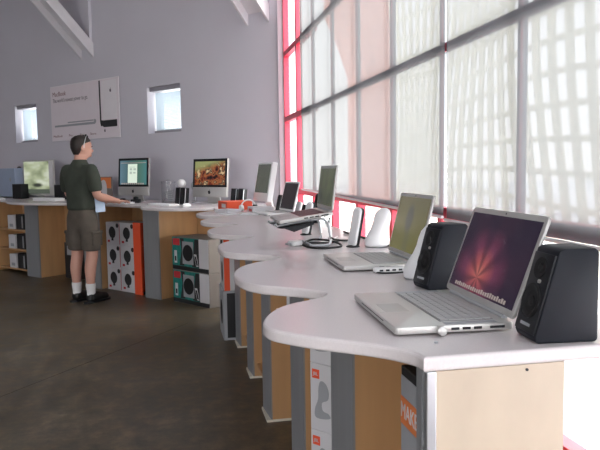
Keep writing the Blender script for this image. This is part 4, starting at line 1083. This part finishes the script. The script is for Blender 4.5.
# ------------------------------------------------------------------ light
wd = bpy.data.worlds.new('World'); scene.world = wd; wd.use_nodes = True
nt = wd.node_tree; bg = nt.nodes['Background']
tc = nt.nodes.new('ShaderNodeTexCoord'); sp = nt.nodes.new('ShaderNodeSeparateXYZ'); nt.links.new(tc.outputs['Generated'], sp.inputs[0])
r = ramp(nt, [(0, (.86, .86, .88)), (.5, (1, .985, .96)), (1, (.80, .88, 1.0))])
mr = nt.nodes.new('ShaderNodeMapRange'); mr.inputs['From Min'].default_value = -1; nt.links.new(sp.outputs[2], mr.inputs[0])
nt.links.new(mr.outputs[0], r.inputs[0]); nt.links.new(r.outputs[0], bg.inputs['Color'])
SKY = 7.0
bg.inputs['Strength'].default_value = SKY
def portal(name, loc, rot, sx, sy):
    l = bpy.data.lights.new(name, 'AREA'); l.shape = 'RECTANGLE'; l.size = sx; l.size_y = sy; l.cycles.is_portal = True
    o = bpy.data.objects.new(name, l); COL.objects.link(o); o.location = loc; o.rotation_euler = rot
sl = bpy.data.lights.new('sun', 'SUN'); sl.energy = 9; sl.angle = math.radians(1); sl.color = (1, .96, .9)
so_ = bpy.data.objects.new('sun', sl); COL.objects.link(so_); so_.rotation_euler = Vector((.62, .25, -.74)).to_track_quat('-Z', 'Y').to_euler()
portal('window_daylight', (XW + .13, 1.5, 2.4), (0, PI / 2, 0), 3.8, 11)
portal('fill_window_portal', (-6.2, -6.12, 1.9), (PI / 2, 0, 0), 5.2, 3.0)  # portal of the added, unseen fill window

# ------------------------------------------------------------------ camera
cam = bpy.data.cameras.new('camera'); co = bpy.data.objects.new('camera', cam); COL.objects.link(co)
cam.sensor_width = 36; cam.lens = 36 * 650 / 600; cam.clip_start = .02; cam.clip_end = 300
yaw = math.radians(11.2022); pitch = math.radians(4.83658); roll = .015
fw = Vector((math.sin(yaw) * math.cos(pitch), math.cos(yaw) * math.cos(pitch), -math.sin(pitch)))
rt = Vector((math.cos(yaw), -math.sin(yaw), 0)); up = rt.cross(fw)
r2 = rt * math.cos(roll) - up * math.sin(roll); u2 = up * math.cos(roll) + rt * math.sin(roll)
R = Matrix((r2, u2, -fw)).transposed().to_4x4()
co.matrix_world = Matrix.Translation((0, 0, 1.35)) @ R
scene.camera = co

scene.view_settings.view_transform = 'Standard'; scene.view_settings.look = 'None'
scene.view_settings.gamma = 1; scene.view_settings.use_curve_mapping = False
scene.view_settings.exposure = 0.28
scene.cycles.max_bounces = 12; scene.cycles.diffuse_bounces = 6; scene.cycles.transparent_max_bounces = 24
scene.cycles.sample_clamp_indirect = 6
